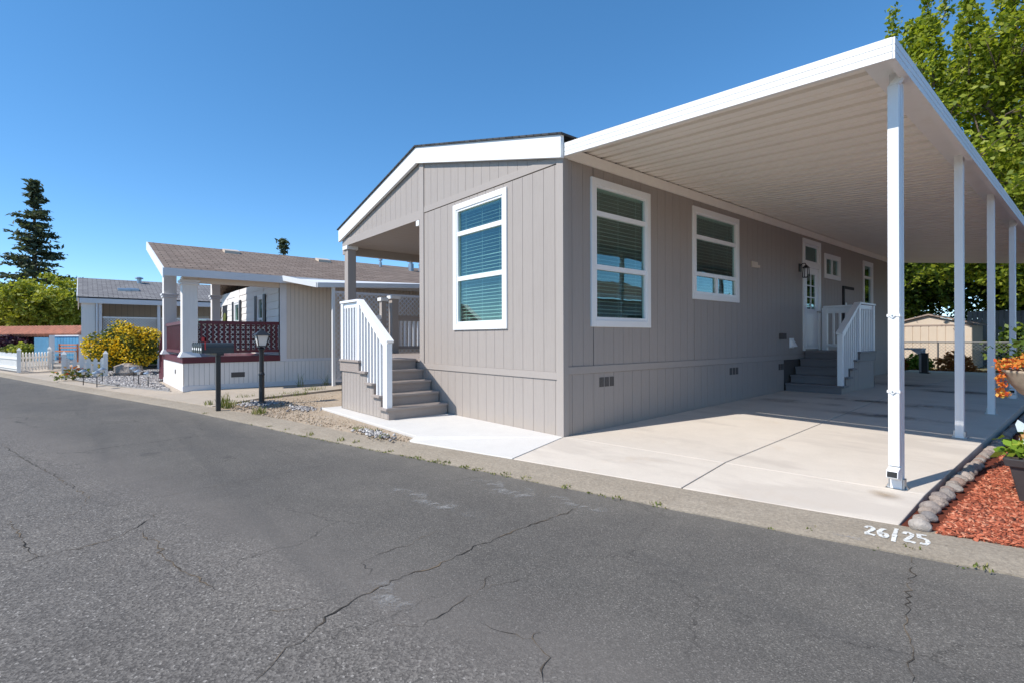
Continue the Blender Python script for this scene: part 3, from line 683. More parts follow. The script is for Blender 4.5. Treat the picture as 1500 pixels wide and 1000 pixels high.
m = MB(); m.box(-3.30,-2.0,6.3,6.4,.86,3.5).box(-3.3,-.12,2.4,2.44,.86,3.5).box(-2.4,-2.36,2.45,HL-.1,.86,3.5).box(-2.4,-.12,7.0,7.04,.86,3.5).box(-2.4,-.12,8.8,8.84,.86,3.5); m.build('inner_wall', M['room'], home)

def panes3(w, b1, b2, c=.115, two=False, cas=CAS):
    a, b = w[0]+c, w[1]-c; t = w[3]-c; l = w[2]+c+.012
    P = [(a,b,b1[1],t),(a,b,b2[1],b1[0])]
    if two:
        mdl = (a+b)/2; P += [(a,mdl-.03,l,b2[0]),(mdl+.03,b,l,b2[0])]
    else: P += [(a,b,l,b2[0])]
    return P
window(home, frame_front, *WF, panes3(WF, (2.795,2.860), (2.095,2.160)))
window(home, frame_side, *W1, panes3(W1, (2.795,2.860), (2.095,2.160)))
window(home, frame_side, *W2, panes3(W2, (2.80,2.865), (2.205,2.265), two=True), blind_z=None)
window(home, frame_side, *SW, [(SW[0]+.11,(SW[0]+SW[1])/2-.02,SW[2]+.11,SW[3]-.11),((SW[0]+SW[1])/2+.02,SW[1]-.11,SW[2]+.11,SW[3]-.11)], blind=False)
window(home, frame_side, *W3, [(W3[0]+.12,W3[1]-.12,2.85,W3[3]-.12),(W3[0]+.12,W3[1]-.12,2.13,2.78),(W3[0]+.12,W3[1]-.12,W3[2]+.12,2.07)], blind=False)
# side door with transom
door = MB()
for a in ((DR[0],DR[0]+.10,DR[2],DR[3]),(DR[1]-.10,DR[1],DR[2],DR[3]),(DR[0]+.10,DR[1]-.10,DR[3]-.10,DR[3]),(DR[0]+.10,DR[1]-.10,2.735,2.84)): lbox(door, frame_side, a[0],a[1],-.03,.026,a[2],a[3])
dr = door.build('door', M['white'], home, bevel=.003); dr['label'] = 'white side door with six small panes and a transom'
d0, d1 = DR[0]+.10, DR[1]-.10; gx0, gx1 = d0+.17, d1-.17; gz0, gz1 = 1.83, 2.60
s = MB()
for (a, b, c, d_) in ((d0,gx0,.935,2.735),(gx1,d1,.935,2.735),(gx0,gx1,.935,gz0),(gx0,gx1,gz1,2.735)): lbox(s, frame_side, a,b,-.05,-.008,c,d_)
for i in range(1,2): lbox(s, frame_side, (gx0+gx1)/2-.012,(gx0+gx1)/2+.012,-.03,-.006,gz0,gz1)
for i in range(1,3):
    z = gz0+(gz1-gz0)*i/3; lbox(s, frame_side, gx0, gx1, -.03, -.0065, z-.012, z+.012)
s.build('door_leaf', M['vinyl'], dr, bevel=.002)
s = MB()
for (c, d_) in ((1.02,1.72),):
    for a, b in ((d0+.13,(d0+d1)/2-.04),((d0+d1)/2+.04,d1-.13)): lbox(s, frame_side, a, b, -.012, -.003, c, d_)
s.build('door_panel', M['vinyl'], dr, bevel=.006)
g = MB(); lbox(g, frame_side, gx0-.004,gx1+.004,-.026,-.020,gz0-.004,gz1+.004); g.build('pane', M['glass'], dr)
s = MB()
for a in ((d0,d0+.05,2.84,3.245),(d1-.05,d1,2.84,3.245),(d0+.05,d1-.05,2.84,2.89),(d0+.05,d1-.05,3.2,3.245)): lbox(s, frame_side, a[0],a[1],-.05,-.006,a[2],a[3])
s.build('transom_frame', M['vinyl'], dr)
g = MB(); lbox(g, frame_side, d0+.046,d1-.046,-.026,-.020,2.886,3.204); g.build('pane', M['glass'], dr)
m = MB(); m.tube([(-.008,d1-.07,1.78),(.05,d1-.07,1.78)],.014); m.lathe((.06,d1-.07,1.75),[(.005,0),(.028,.01),(.03,.03),(.02,.05),(.004,.056)]); m.build('door_knob', M['brass'], dr, smooth=True)
# wall lantern
y, z = 7.21, 2.62
m = MB(); m.box(.004,.022,y-.055,y+.055,z-.02,z+.15); m.tube([(.02,y,z+.1),(.06,y,z+.15),(.11,y,z+.15),(.13,y,z+.11)],.010); m.build('lantern_bracket', M['black'], home)
m = MB()
for a, b in ((-.05,-.05),(.05,-.05),(.05,.05),(-.05,.05)): m.bar((.13+a,y+b,z-.14),(.13+a*.8,y+b*.8,z+.05),.012,.012)
m.box(.075,.185,y-.055,y+.055,z-.155,z-.14); m.hexa([(.07,y-.06,z+.05),(.19,y-.06,z+.05),(.19,y+.06,z+.05),(.07,y+.06,z+.05)],[(.115,y-.015,z+.11),(.145,y-.015,z+.11),(.145,y+.015,z+.11),(.115,y+.015,z+.11)])
m.build('wall_lantern', M['black'], home)
# small fittings on the side wall
m = MB(); m.box(.003,.022,4.97,5.21,2.505,2.615).box(.003,.018,5.21,5.31,2.515,2.565); m.build('address_plaque', M['shed'], home, bevel=.004)
m = MB(); m.box(.003,.09,6.17,6.32,1.17,1.29); m.build('outlet_box', M['ventgrey'], home, bevel=.008)
m = MB(); m.hexa([(.003,6.70,1.00),(.003,6.84,1.00),(.10,6.84,1.02),(.10,6.70,1.02)],[(.003,6.70,1.17),(.003,6.84,1.17),(.02,6.84,1.17),(.02,6.70,1.17)]); m.box(.003,.012,6.66,6.88,.99,1.19); m.build('vent_hood', M['vinyl'], home)
for yy in (.67,.775,.88):
    m = MB(); lbox(m, frame_side, yy, yy+.085, .001, .005, .568, .692); v_ = m.build('skirt_vent', M['ventgrey'], home)
for y0 in (4.15,6.15):
    for k in range(3):
        m = MB(); lbox(m, frame_side, y0+k*.11, y0+k*.11+.085, .001, .005, .56, .68); m.build('skirt_vent', M['ventgrey'], home)
m = MB(); lbox(m, frame_side, 9.83,9.93,.001,.03,.96,2.47); lbox(m, frame_side, 9.93,10.62,.001,.03,2.40,2.47); m.build('access_door_frame', M['dark'], home)
m = MB(); lbox(m, frame_side, 9.93,10.62,.001,.014,.96,2.40); ad = m.build('access_door', M['siding'], home)
m = MB(); lbox(m, frame_side, 10.0,10.05,.014,.04,1.98,2.06); m.build('latch', M['vinyl'], ad)
# porch
m = MB()
for k in range(16): m.box(-6.90+.216*k, -6.90+.216*k+.212, .005, 2.2, 3.27, 3.285)
m.build('porch_ceiling', M['trimgrey'], home)
m = MB(); m.box(-6.93,-6.80,.004,2.2,3.10,3.285); m.build('porch_beam', M['trimgrey'], home)
def capped_post(x, y, z0, z1, w=.19, cap=True, capm='white'):
    m = MB(); m.box(x-w/2,x+w/2,y-w/2,y+w/2,z0,z1); p = m.build('porch_post', M['trimgrey'], home, bevel=.004)
    if cap:
        m = MB(); m.box(x-w/2-.035,x+w/2+.035,y-w/2-.035,y+w/2+.035,z1-.075,z1+.004); m.build('post_cap', M['white'], p, bevel=.004)
    return p
capped_post(-6.74,.105,.87,3.266)
m = MB(); m.box(-3.56,-3.46,-.022,.05,3.17,3.262); m.build('post_cap', M['white'], home)
capped_post(-6.80,1.20,.87,2.22,.17)
capped_post(-6.80,.92,.87,2.16,.12)
dk = MB()
for k in range(16): dk.box(-6.95,-3.45,.0+.1375*k,.0+.1375*k+.132,.80,.865)
dk.build('porch_deck', M['deckgrey'], home, kind='stuff')
psk = backing(frame_front, -6.95, -3.45, -.04, .80, [], home, M['backing'], 'porch_skirt')
siding(frame_front, -6.95, -3.45, -.03, .79, [], psk, M['siding'], phase=.1)
# left side railing of the porch
m = MB(); m.box(-6.84,-6.76,.20,.86,1.66,1.75).box(-6.82,-6.78,.20,.86,.98,1.62).box(-6.84,-6.76,.2,.86,.90,.97); gate = m.build('porch_gate', M['vinyl'], home)
rl = MB(); rl.box(-6.86,-6.74,1.29,2.2,1.72,1.76).box(-6.83,-6.77,1.29,2.2,1.63,1.721); rl_o = rl.build('porch_railing', M['trimgrey'], home)
m = MB(); m.box(-6.83,-6.77,1.29,2.2,.96,1.03); m.build('bottom_rail', M['trimgrey'], rl_o)
for k in range(7):
    m = MB(); yy = 1.36+.12*k; m.box(-6.82,-6.78,yy,yy+.045,1.03,1.63); m.build('baluster', M['vinyl'], rl_o)

# stairs -----------------------------------------------------------
def stairs(name, label, loc, rot, sgn, rise, going, n, width, land, base_z, extra_back=False, rail_h=.95, paint='deckgrey'):
    """local: climbs along +x from x=0, wall side y=0, rail side y=sgn*width"""
    T = thing(name, label, 'stairs'); T.location = loc; T.rotation_euler = (0,0,rot)
    W = sgn*width
    def bx(m, x0, x1, y0, y1, z0, z1): return m.box(x0, x1, min(y0,y1), max(y0,y1), z0, z1)
    for k in range(n):
        z = rise*(k+1); x0 = going*k
        m = MB(); bx(m, x0, x0+.03, 0.012*sgn, W-.03*sgn, z-rise+(.0 if k == 0 else .0), z-.036); m.build('riser', M[paint], T)
        x1 = x0+going+.004 if k < n-1 else x0+land
        m = MB(); bx(m, x0-.028, x1, 0.012*sgn, W+.022*sgn, z-.035, z); m.build('tread' if k < n-1 else 'landing', M[paint], T, bevel=.004)
    fr = lambda u, d, z: (u, W+sgn*d if True else 0, z)
    tot = going*(n-1)+land
    def top(u): return rise*min(n, int(u/going)+1)-.037
    u = 0.03; 
    sp = MB(); bx(sp, .05, tot-.02, W-.07*sgn, W-.045*sgn, 0.0, rise-.04); 
    for k in range(1, n): bx(sp, going*k+.05, tot-.02, W-.07*sgn, W-.045*sgn, rise*k-.035, rise*(k+1)-.04)
    sp_o = sp.build('side_panel', M['backing'], T)
    cuts = sorted(set([.03]+[going*k for k in range(1,n)]+[.03+.125*i for i in range(1,40) if .03+.125*i < tot-.01]+[tot]))
    for a, b in zip(cuts, cuts[1:]):
        if b-a < .012: continue
        m = MB(); bx(m, a+.003, b-.003, W-.043*sgn, W-.028*sgn, .005, top(a+.004)); m.build('siding_board', M['siding'], sp_o)
    m = MB(); bx(m, going*(n-1)+.01, tot+.012, W-.026*sgn, W-.004*sgn, rise*n-.20, rise*n-.037); m.build('landing_fascia', M[paint], T)
    m = MB(); bx(m, tot-.025, tot, .012*sgn, W-.028*sgn, 0, rise*n-.037); m.build('end_panel', M['siding'], T)
    # railing
    yr = W-.055*sgn
    nx0 = .06; nx1 = going*(n-1)+.05; nx2 = tot-.055
    zt = rise*n; z0 = rise; hN = rise+rail_h+.03; hL = zt+rail_h
    R_ = MB(); R_.bar((nx0-.07, yr, hN+.0), (nx1, yr, hL+.02), .115, .04); R_.box(nx1-.005, nx2+.06, yr-.058, yr+.058, hL, hL+.04)
    R_.bar((nx0+.04, yr, hN-.075), (nx1-.04, yr, hL-.06), .04, .085); R_.box(nx1+.04, nx2-.04, yr-.02, yr+.02, hL-.09, hL-.004)
    rail = R_.build('railing', M['vinyl'], T, bevel=.004)
    for x, zb, ztp in ((nx0, z0, hN-.02), (nx1, zt, hL-.004), (nx2, zt, hL-.002)):
        m = MB(); m.box(x-.045, x+.045, yr-.045, yr+.045, zb, ztp); m.build('newel_post', M['vinyl'], rail, bevel=.004)
    x = nx0+.12
    while x < nx2-.07:
        if abs(x-nx1) > .06:
            if x < nx1:
                t = (x-nx0)/(nx1-nx0); k = min(n-1, int(x/going)); zb = rise*(k+1); ztp = hN+(hL-hN)*t-.07
            else: zb, ztp = zt, hL-.05
            m = MB(); m.box(x-.019, x+.019, yr-.019, yr+.019, zb, ztp); m.build('baluster', M['vinyl'], rail)
        x += .112
    if extra_back:
        xr = nx2; m = MB(); m.box(xr-.055, xr+.055, min(.05*sgn,yr-.06*sgn), max(.05*sgn,yr-.06*sgn), hL-.002, hL+.038)
        m.box(xr-.02, xr+.02, min(.09*sgn,yr-.05*sgn), max(.09*sgn,yr-.05*sgn), hL-.13, hL-.004)
        r2 = m.build('railing', M['vinyl'], T, bevel=.004)
        m = MB(); m.box(xr-.02, xr+.02, min(.09*sgn,yr-.05*sgn), max(.09*sgn,yr-.05*sgn), zt+.08, zt+.14); m.build('bottom_rail', M['vinyl'], r2)
        m = MB(); m.box(xr-.045, xr+.045, min(.03*sgn,.13*sgn), max(.03*sgn,.13*sgn), zt, hL-.004); m.build('newel_post', M['vinyl'], r2)
        yy = .25
        while yy < abs(yr)-.08:
            m = MB(); m.box(xr-.019, xr+.019, sgn*yy-.019, sgn*yy+.019, zt+.14, hL-.13); m.build('baluster', M['vinyl'], r2); yy += .125
    return T
stairs('entry_stairs', 'grey wooden steps with white railing climbing to the front gable porch', (-2.58,-.012,.004), R(180), 1, .171, .25, 5, 1.06, .78, 0)
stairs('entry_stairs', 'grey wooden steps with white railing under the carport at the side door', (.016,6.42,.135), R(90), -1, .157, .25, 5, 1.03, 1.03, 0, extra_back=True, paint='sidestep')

# ------------------------------------------------------------------ carport
cp = thing('carport', 'white aluminium carport with ribbed pan roof on slim posts', 'carport')
CY0, CY1 = .01, 15.5
def oz(y): return -.013*y                                   # the outer edge falls slightly to the back
XI, XO = .006, 3.262
ZI, ZO = 3.556, 3.350
prof = [(0,.078),(.024,.078),(.034,0),(.132,0),(.142,.024),(.162,.024),(.172,0),(.270,0),(.280,.078),(.304,.078)]
np_ = int((CY1-CY0-.1)/.305)
for k in range(np_):
    y0 = CY0+.10+.305*k; m = MB(); b = []; n = len(prof)
    for X, Z in ((XI-.12, ZI+.0076), (XO, ZO)):
        for dy, dz in prof: b.append((X, y0+dy, Z+dz+(oz(y0) if X > 1 else 0)))
    b += [(x, y, z+.004) for x, y, z in b]
    F = [(i, i+1, n+i+1, n+i) for i in range(n-1)] + [(2*n+i+1, 2*n+i, 3*n+i, 3*n+i+1) for i in range(n-1)]
    F += [(i+1, i, 2*n+i, 2*n+i+1) for i in range(n-1)] + [(n+i, n+i+1, 3*n+i+1, 3*n+i) for i in range(n-1)]
    m.add(b, F).build('roof_panel', M['pan'], cp)
# ribbed front fascia
m = MB(); HT = .155
def fz_(x): return 3.415+(3.215-3.415)*(x-.04)/(3.31-.04)
steps_ = [(0,.048,.0),(.048,.054,-.006),(.054,.098,.0),(.098,.104,-.006),(.104,.155,.0)]
for a, b, d in steps_:
    m.hexa([(.04,CY0-.03-d,fz_(.04)+a),(3.318,CY0-.03-d,fz_(3.318)+a),(3.318,CY0+.012,fz_(3.318)+a),(.04,CY0+.012,fz_(.04)+a)], [(.04,CY0-.03-d,fz_(.04)+b),(3.318,CY0-.03-d,fz_(3.318)+b),(3.318,CY0+.012,fz_(3.318)+b),(.04,CY0+.012,fz_(.04)+b)])
m.hexa([(.04,CY0+.012,fz_(.04)+.09),(3.26,CY0+.012,fz_(3.26)+.09),(3.26,CY0+.13,fz_(3.26)+.118),(.04,CY0+.13,fz_(.04)+.118)], [(.04,CY0+.012,fz_(.04)+.094),(3.26,CY0+.012,fz_(3.26)+.094),(3.26,CY0+.13,fz_(3.26)+.122),(.04,CY0+.13,fz_(.04)+.122)])
m.build('front_fascia', M['alu'], cp)
# gutter along the outer edge
m = MB()
for a, b, d in steps_:
    X0, X1 = 3.28, 3.335+d*1.0
    m.hexa([(X0,CY0-.02,3.215+a),(X1,CY0-.02,3.215+a),(X1,CY1,3.215+a+oz(CY1)),(X0,CY1,3.215+a+oz(CY1))], [(X0,CY0-.02,3.215+b),(X1,CY0-.02,3.215+b),(X1,CY1,3.215+b+oz(CY1)),(X0,CY1,3.215+b+oz(CY1))])
m.build('gutter', M['alu'], cp)
m = MB()
def sl(m, x0, x1, z0, z1, ya=CY0+.015, yb=CY1-.01):
    m.hexa([(x0,ya,z0+oz(ya)),(x1,ya,z0+oz(ya)),(x1,yb,z0+oz(yb)),(x0,yb,z0+oz(yb))],[(x0,ya,z1+oz(ya)),(x1,ya,z1+oz(ya)),(x1,yb,z1+oz(yb)),(x0,yb,z1+oz(yb))])
sl(m, 3.10, 3.278, 3.285, 3.345); m.build('beam', M['alu'], cp)
PY = [.44, 3.10, 5.36, 7.70, 10.1, 12.5, 14.9]
for i, y in enumerate(PY):
    x = 3.24 if i == 0 else 3.215; z0 = slab_z(y)+.005; z1 = 3.287+oz(y); m = MB(); w = .038
    # roll-formed post: two square tubes with a web, grooves between
    m.box(x-w,x+w,y-w,y-.010,z0,z1).box(x-w,x+w,y+.010,y+w,z0,z1).box(x-w+.008,x+w-.008,y-.0101,y+.0101,z0,z1).box(x-.008,x+.008,y-w-.003,y+w+.003,z0+.1,z1-.01)
    p = m.build('post', M['alu'], cp)
    m = MB(); m.box(x-.052,x-.040,y-.032,y+.032,z0-.004,z0+.075).box(x+.040,x+.052,y-.032,y+.032,z0-.004,z0+.075).box(x-.07,x+.07,y-.045,y+.045,z0-.004,z0); m.build('post_bracket', M['metal'], p)
    for q in (-.06,.06):
        m = MB(); m.lathe((x+q,y,z0), [(.011,0),(.011,.012),(.005,.012),(.005,.022)], 6); m.build('anchor_bolt', M['metal'], p)
# downspouts on the first and fourth posts
for pi in (0, 3):
    y = PY[pi]; x = 3.24 if pi == 0 else 3.215; zb = slab_z(y)+.19; m = MB(); fa = y-.041
    top_ = 3.235+oz(y)
    m.box(x-.038,x+.036,fa-.055,fa,zb,top_-.06)
    m.hexa([(x-.038,fa-.055,top_-.06),(x+.036,fa-.055,top_-.06),(x+.036,fa,top_-.06),(x-.038,fa,top_-.06)], [(x+.05,fa-.05,top_+.03),(x+.10,fa-.05,top_+.03),(x+.10,fa,top_+.03),(x+.05,fa,top_+.03)])
    m.hexa([(x-.04,fa-.11,zb-.085),(x+.038,fa-.11,zb-.085),(x+.038,fa-.035,zb-.110),(x-.04,fa-.035,zb-.110)], [(x-.04,fa-.102,zb-.030),(x+.038,fa-.102,zb-.030),(x+.038,fa-.002,zb+.005),(x-.04,fa-.002,zb+.005)])
    d = m.build('downspout', M['alu'], cp, bevel=.004)
    m = MB(); m.hexa([(x-.033,fa-.1125,zb-.078),(x+.031,fa-.1125,zb-.078),(x+.031,fa-.108,zb-.078),(x-.033,fa-.108,zb-.078)],[(x-.033,fa-.1060,zb-.037),(x+.031,fa-.1060,zb-.037),(x+.031,fa-.100,zb-.037),(x-.033,fa-.100,zb-.037)]); m.build('outlet', M['dark'], d)
    for zz in (.78, 1.37):
        m = MB(); m.box(x-.044,x+.042,fa-.060,fa+.02,zz-.010,zz+.010).hexa([(x-.03,fa-.066,zz),(x-.006,fa-.066,zz-.022),(x+.018,fa-.066,zz),(x-.006,fa-.066,zz+.022)],[(x-.03,fa-.0622,zz),(x-.006,fa-.0622,zz-.022),(x+.018,fa-.0622,zz),(x-.006,fa-.0622,zz+.022)]); st = m.build('strap', M['alu'], d)
        m = MB(); m.tube([(x-.006,fa-.072,zz),(x-.006,fa-.060,zz)],.006); m.build('screw', M['metal'], st)
# ------------------------------------------------------------------ lattice helper
def lattice(fr, u0, u1, z0, z1, step, w, d=-.004, th=.006):
    mb = MB(); H = z1-z0; W = u1-u0
    for sgn in (1, -1):
        c = -H if sgn > 0 else 0
        t = c
        while t < W + (0 if sgn > 0 else H):
            # line u = t + s*sgn, s in 0..H
            s0, s1 = 0, H
            if sgn > 0: s0 = max(0, -t); s1 = min(H, W-t)
            else: s0 = max(0, t-W); s1 = min(H, t)
            if s1-s0 > .01:
                ua, ub = u0+t+sgn*s0, u0+t+sgn*s1; za, zb = z0+s0, z0+s1; hw = w*.707; dd = d+(th if sgn > 0 else 0)
                A = [fr(max(u0,min(u1,ua-hw)),dd,za),fr(max(u0,min(u1,ua+hw)),dd,za),fr(max(u0,min(u1,ub+hw)),dd,zb),fr(max(u0,min(u1,ub-hw)),dd,zb)]
                B = [fr(max(u0,min(u1,ua-hw)),dd+th*.9,za),fr(max(u0,min(u1,ua+hw)),dd+th*.9,za),fr(max(u0,min(u1,ub+hw)),dd+th*.9,zb),fr(max(u0,min(u1,ub-hw)),dd+th*.9,zb)]
                mb.hexa(A, B)
            t += step
    return mb

# ------------------------------------------------------------------ the white neighbour with the maroon porch
nb = thing('neighbour_home', 'white mobile home with brown shingle roof and maroon porch railing', 'house')
NX, NY = -9.51, -2.73; PW = -13.25; BY = -.62       # side plane, front plane, porch west end, porch back wall
def fr_ns(u, d, z): return (NX+d, u, z)
def fr_nf(u, d, z): return (u, NY-d, z)
def fr_nb(u, d, z): return (u, BY-d, z)
DZ = .80
m = MB(); m.box(PW,NX-.014,NY+.014,BY,-.03,.66); sk = m.build('porch_skirt', M['backing'], nb)
siding(fr_ns, NY, BY, .13, .65, [(-1.74,-1.45,.29,.40)], sk, M['nbwhite'], pitch=.105, joined=True, gap=.006)
siding(fr_nf, PW, NX, .13, .65, [], sk, M['nbwhite'], pitch=.105, joined=True, gap=.006)
m = MB(); m.box(PW-.01,NX+.014,NY-.014,NY+.01,0.0,.13).box(NX-.01,NX+.0141,NY+.01,6,0.0,.129); m.build('base_board', M['nbtrim'], nb)
m = MB(); lbox(m, fr_ns, -1.745, -1.445, -.01, .006, .285, .405); m.build('skirt_vent', M['ventgrey'], nb)
m = MB(); lbox(m, fr_nf, -10.9, -10.75, -.01, .006, .36, .46); m.build('skirt_vent', M['ventgrey'], nb)
m = MB(); m.box(PW-.02,NX+.02,NY-.02,BY,.655,DZ); m.build('porch_deck', M['maroon'], nb, bevel=.006)
# side wall beyond the porch
nsw = backing(fr_ns, BY, 7.5, -.03, 2.80, [], nb, M['backing'], 'side_wall')
siding(fr_ns, BY+.16, 7.5, .70, 2.78, [], nsw, M['nbbeige'], pitch=.105, joined=True, gap=.006)
siding(fr_ns, BY+.001, 7.5, .13, .63, [], nsw, M['nbwhite'], pitch=.105, joined=True, gap=.006)
m = MB(); lbox(m, fr_ns, BY, BY+.16, -.012, .012, .635, 2.78); m.build('corner_board', M['nbtrim'], nb)
m = MB(); lbox(m, fr_ns, BY+.16, 7.5, -.012, .010, .632, .70); m.build('trim_board', M['nbtrim'], nb)
# porch back wall with lap boards, windows and a dark door
HB = [(-11.65,-11.1,1.15,2.4),(-14.6,-13.95,1.15,2.4),(-16.6,-15.75,DZ,2.42)]
nbw = backing(fr_nb, -16.7, NX-.12, DZ, 2.72, HB, nb, M['backing'], 'porch_wall', d0=-.1, d1=-.02)
z = DZ
while z < 2.75:
    for a, b in [(-16.72,-16.6),(-15.75,-14.6),(-13.95,-11.65),(-11.1,NX-.13)]:
        m = MB(); m.hexa([fr_nb(a,-.018,z),fr_nb(b,-.018,z),fr_nb(b,.008,z),fr_nb(a,.008,z)],[fr_nb(a,-.018,z+.198),fr_nb(b,-.018,z+.198),fr_nb(b,-.008,z+.198),fr_nb(a,-.008,z+.198)]); m.build('lap_board', M['nbwhite'], nbw)
    for a, b, lo, hi in HB:
        if z >= hi-.05 or z+.19 < lo:
            m = MB(); m.box(a,b,BY-.008,BY+.018,z,z+.198); m.build('lap_board', M['nbwhite'], nbw)
    z += .2
for a, b, lo, hi in HB[:2]:
    w = window(nb, fr_nb, a-.04, b+.04, lo-.03, hi+.05, [(a+.08,b-.08,lo+.09,(lo+hi)/2-.03),(a+.08,b-.08,(lo+hi)/2+.03,hi-.07)], cas=.06, blind=False)
    for q in (a-.30, b+.06):
        m = MB(); lbox(m, fr_nb, q, q+.24, .010, .035, lo-.03, hi+.05); m.build('shutter', M['black'], nb)
m = MB(); lbox(m, fr_nb, -16.6,-15.75,-.06,-.02,DZ,2.42); nd_ = m.build('door', M['black'], nb)
m = MB(); m.lathe((0,0,0), [(.12,-.03),(.17,-.02),(.19,.01),(.16,.03),(.12,.03)], 16); m.v = [(x-16.15, BY+.0-z, y+1.95) for x, y, z in m.v]; m.build('wreath', M['bushleaf'], nd_)
# columns
def column(x, y, w, z0, z1, capz, round_=False):
    m = MB(); m.box(x-w/2,x+w/2,y-w/2,y+w/2,z0,z1); p = m.build('column', M['nbwhite'], nb, bevel=.008)
    m = MB(); e = w/2+.03; m.box(x-e,x+e,y-e,y+e,capz,capz+.06).box(x-e-.02,x+e+.02,y-e-.02,y+e+.02,capz+.06,capz+.11); m.build('capital', M['nbtrim'], p, bevel=.008)
    m = MB(); m.hexa([(x-e-.03,y-e-.03,z0),(x+e+.03,y-e-.03,z0),(x+e+.03,y+e+.03,z0),(x-e-.03,y+e+.03,z0)],[(x-w/2-.004,y-w/2-.004,z0+.12),(x+w/2+.004,y-w/2-.004,z0+.12),(x+w/2+.004,y+w/2+.004,z0+.12),(x-w/2-.004,y+w/2+.004,z0+.12)]); m.build('plinth', M['nbtrim'], p)
def nroof(x): return 3.86-.296*abs(x+13.0)
column(NX-.16, NY+.14, .31, DZ, 2.66, 2.47)
column(-13.03, NY+.12, .31, DZ, 3.60, 2.38)
column(-13.10, -1.45, .22, DZ, 3.60, 2.40)
# railings
def nb_rail(fr, u0, u1, lat):
    m = MB(); lbox(m, fr, u0, u1, -.09, -.01, 1.56, 1.64); lbox(m, fr, u0, u1, -.075, -.025, .88, .95); r_ = m.build('railing', M['maroon'], nb)
    n = int((u1-u0)/.115)
    for k in range(n):
        u = u0+(k+.5)*(u1-u0)/n; m = MB(); lbox(m, fr, u-.022, u+.022, -.07, -.03, .95, 1.56); m.build('baluster', M['maroon'], r_)
    if lat:
        lattice(fr, u0, u1, .95, 1.56, .115, .022, d=-.095).build('lattice', M['fencewhite'], r_, kind='stuff')
        m = MB(); lbox(m, fr, u0, u1, -.125, -.115, .955, 1.555); m.build('added_shade_panel', M['maroon'], r_)  # dark sheet added behind the lattice, standing in for the shaded porch interior
nb_rail(fr_ns, NY+.31, BY-.02, True)
nb_rail(lambda u, d, z: (u, NY-d, z), -12.87, NX-.34, True)
# roof
def slope_roof(x0, x1, y0, y1, par, mat, f, th=.05, name='roof'):
    m = MB(); m.hexa([(x0,y0,f(x0)),(x1,y0,f(x1)),(x1,y1,f(x1)),(x0,y1,f(x0))],[(x0,y0,f(x0)+th),(x1,y0,f(x1)+th),(x1,y1,f(x1)+th),(x0,y1,f(x0)+th)])
    return m.build(name, mat, par)
r1 = slope_roof(-13.0, -9.22, -3.12, 9.5, nb, M['shingle'], nroof)
slope_roof(-13.22, -13.003, -3.12, 9.5, nb, M['shingle'], nroof)
slope_roof(-16.9, -13.225, -.95, 9.5, nb, M['shingle'], nroof)
m = MB(); m.box(-16.7,-13.26,BY+.12,7.5,0,2.75).box(-13.26,-9.65,7.4,7.5,0,2.8); m.build('rear_wall', M['nbwhite'], nb)
m = MB(); f = nroof
m.hexa([(-13.0,-3.15,f(-13)-.17),(-9.20,-3.15,f(-9.2)-.17),(-9.20,-3.121,f(-9.2)-.17),(-13.0,-3.121,f(-13)-.17)],[(-13.0,-3.15,f(-13)+.052),(-9.20,-3.15,f(-9.2)+.052),(-9.20,-3.121,f(-9.2)+.052),(-13.0,-3.121,f(-13)+.052)])
m.build('rake_board', M['white'], nb)
m = MB(); m.box(-9.219,-9.195,-3.12,9.5,2.615,2.79); m.build('gutter', M['nbtrim'], nb)
m = MB(); m.hexa([(-13.2,-3.0,f(-13.0)-.20),(-9.23,-3.0,f(-9.23)-.09),(-9.23,BY,f(-9.23)-.09),(-13.2,BY,f(-13.0)-.20)],[(-13.2,-3.0,f(-13)-.17),(-9.23,-3.0,f(-9.23)-.06),(-9.23,BY,f(-9.23)-.06),(-13.2,BY,f(-13)-.17)]); m.build('porch_ceiling', M['nbbeige'], nb)
m = MB(); m.box(NX-.16,NX-.02,NY+.3,BY,2.52,2.68); m.build('porch_beam', M['nbbeige'], nb)
# roof fittings
for y in (-1.15, 1.55, 5.6):
    x = -12.45; z = f(x)+.05; m = MB(); m.hexa([(x-.16,y-.2,z-.02),(x+.16,y-.2,z-.10),(x+.16,y+.2,z-.10),(x-.16,y+.2,z-.02)],[(x-.16,y-.2,z+.12),(x+.16,y-.2,z+.03),(x+.16,y+.2,z+.03),(x-.16,y+.2,z+.12)]); m.build('roof_vent', M['shed'], nb)
for x, y, h, r_ in ((-12.2,4.65,.26,.10),(-12.5,3.6,.16,.05),(-12.3,5.05,.15,.03)):
    z = f(x)+.04; m = MB(); m.tube([(x,y,z-.05),(x,y,z+h)],r_,12).lathe((x,y,z+h), [(r_*.6,0),(r_*.6,.06),(r_*1.5,.07),(r_*1.4,.11),(r_*.4,.14)], 12); m.build('flue', M['metal'], nb, smooth=False)
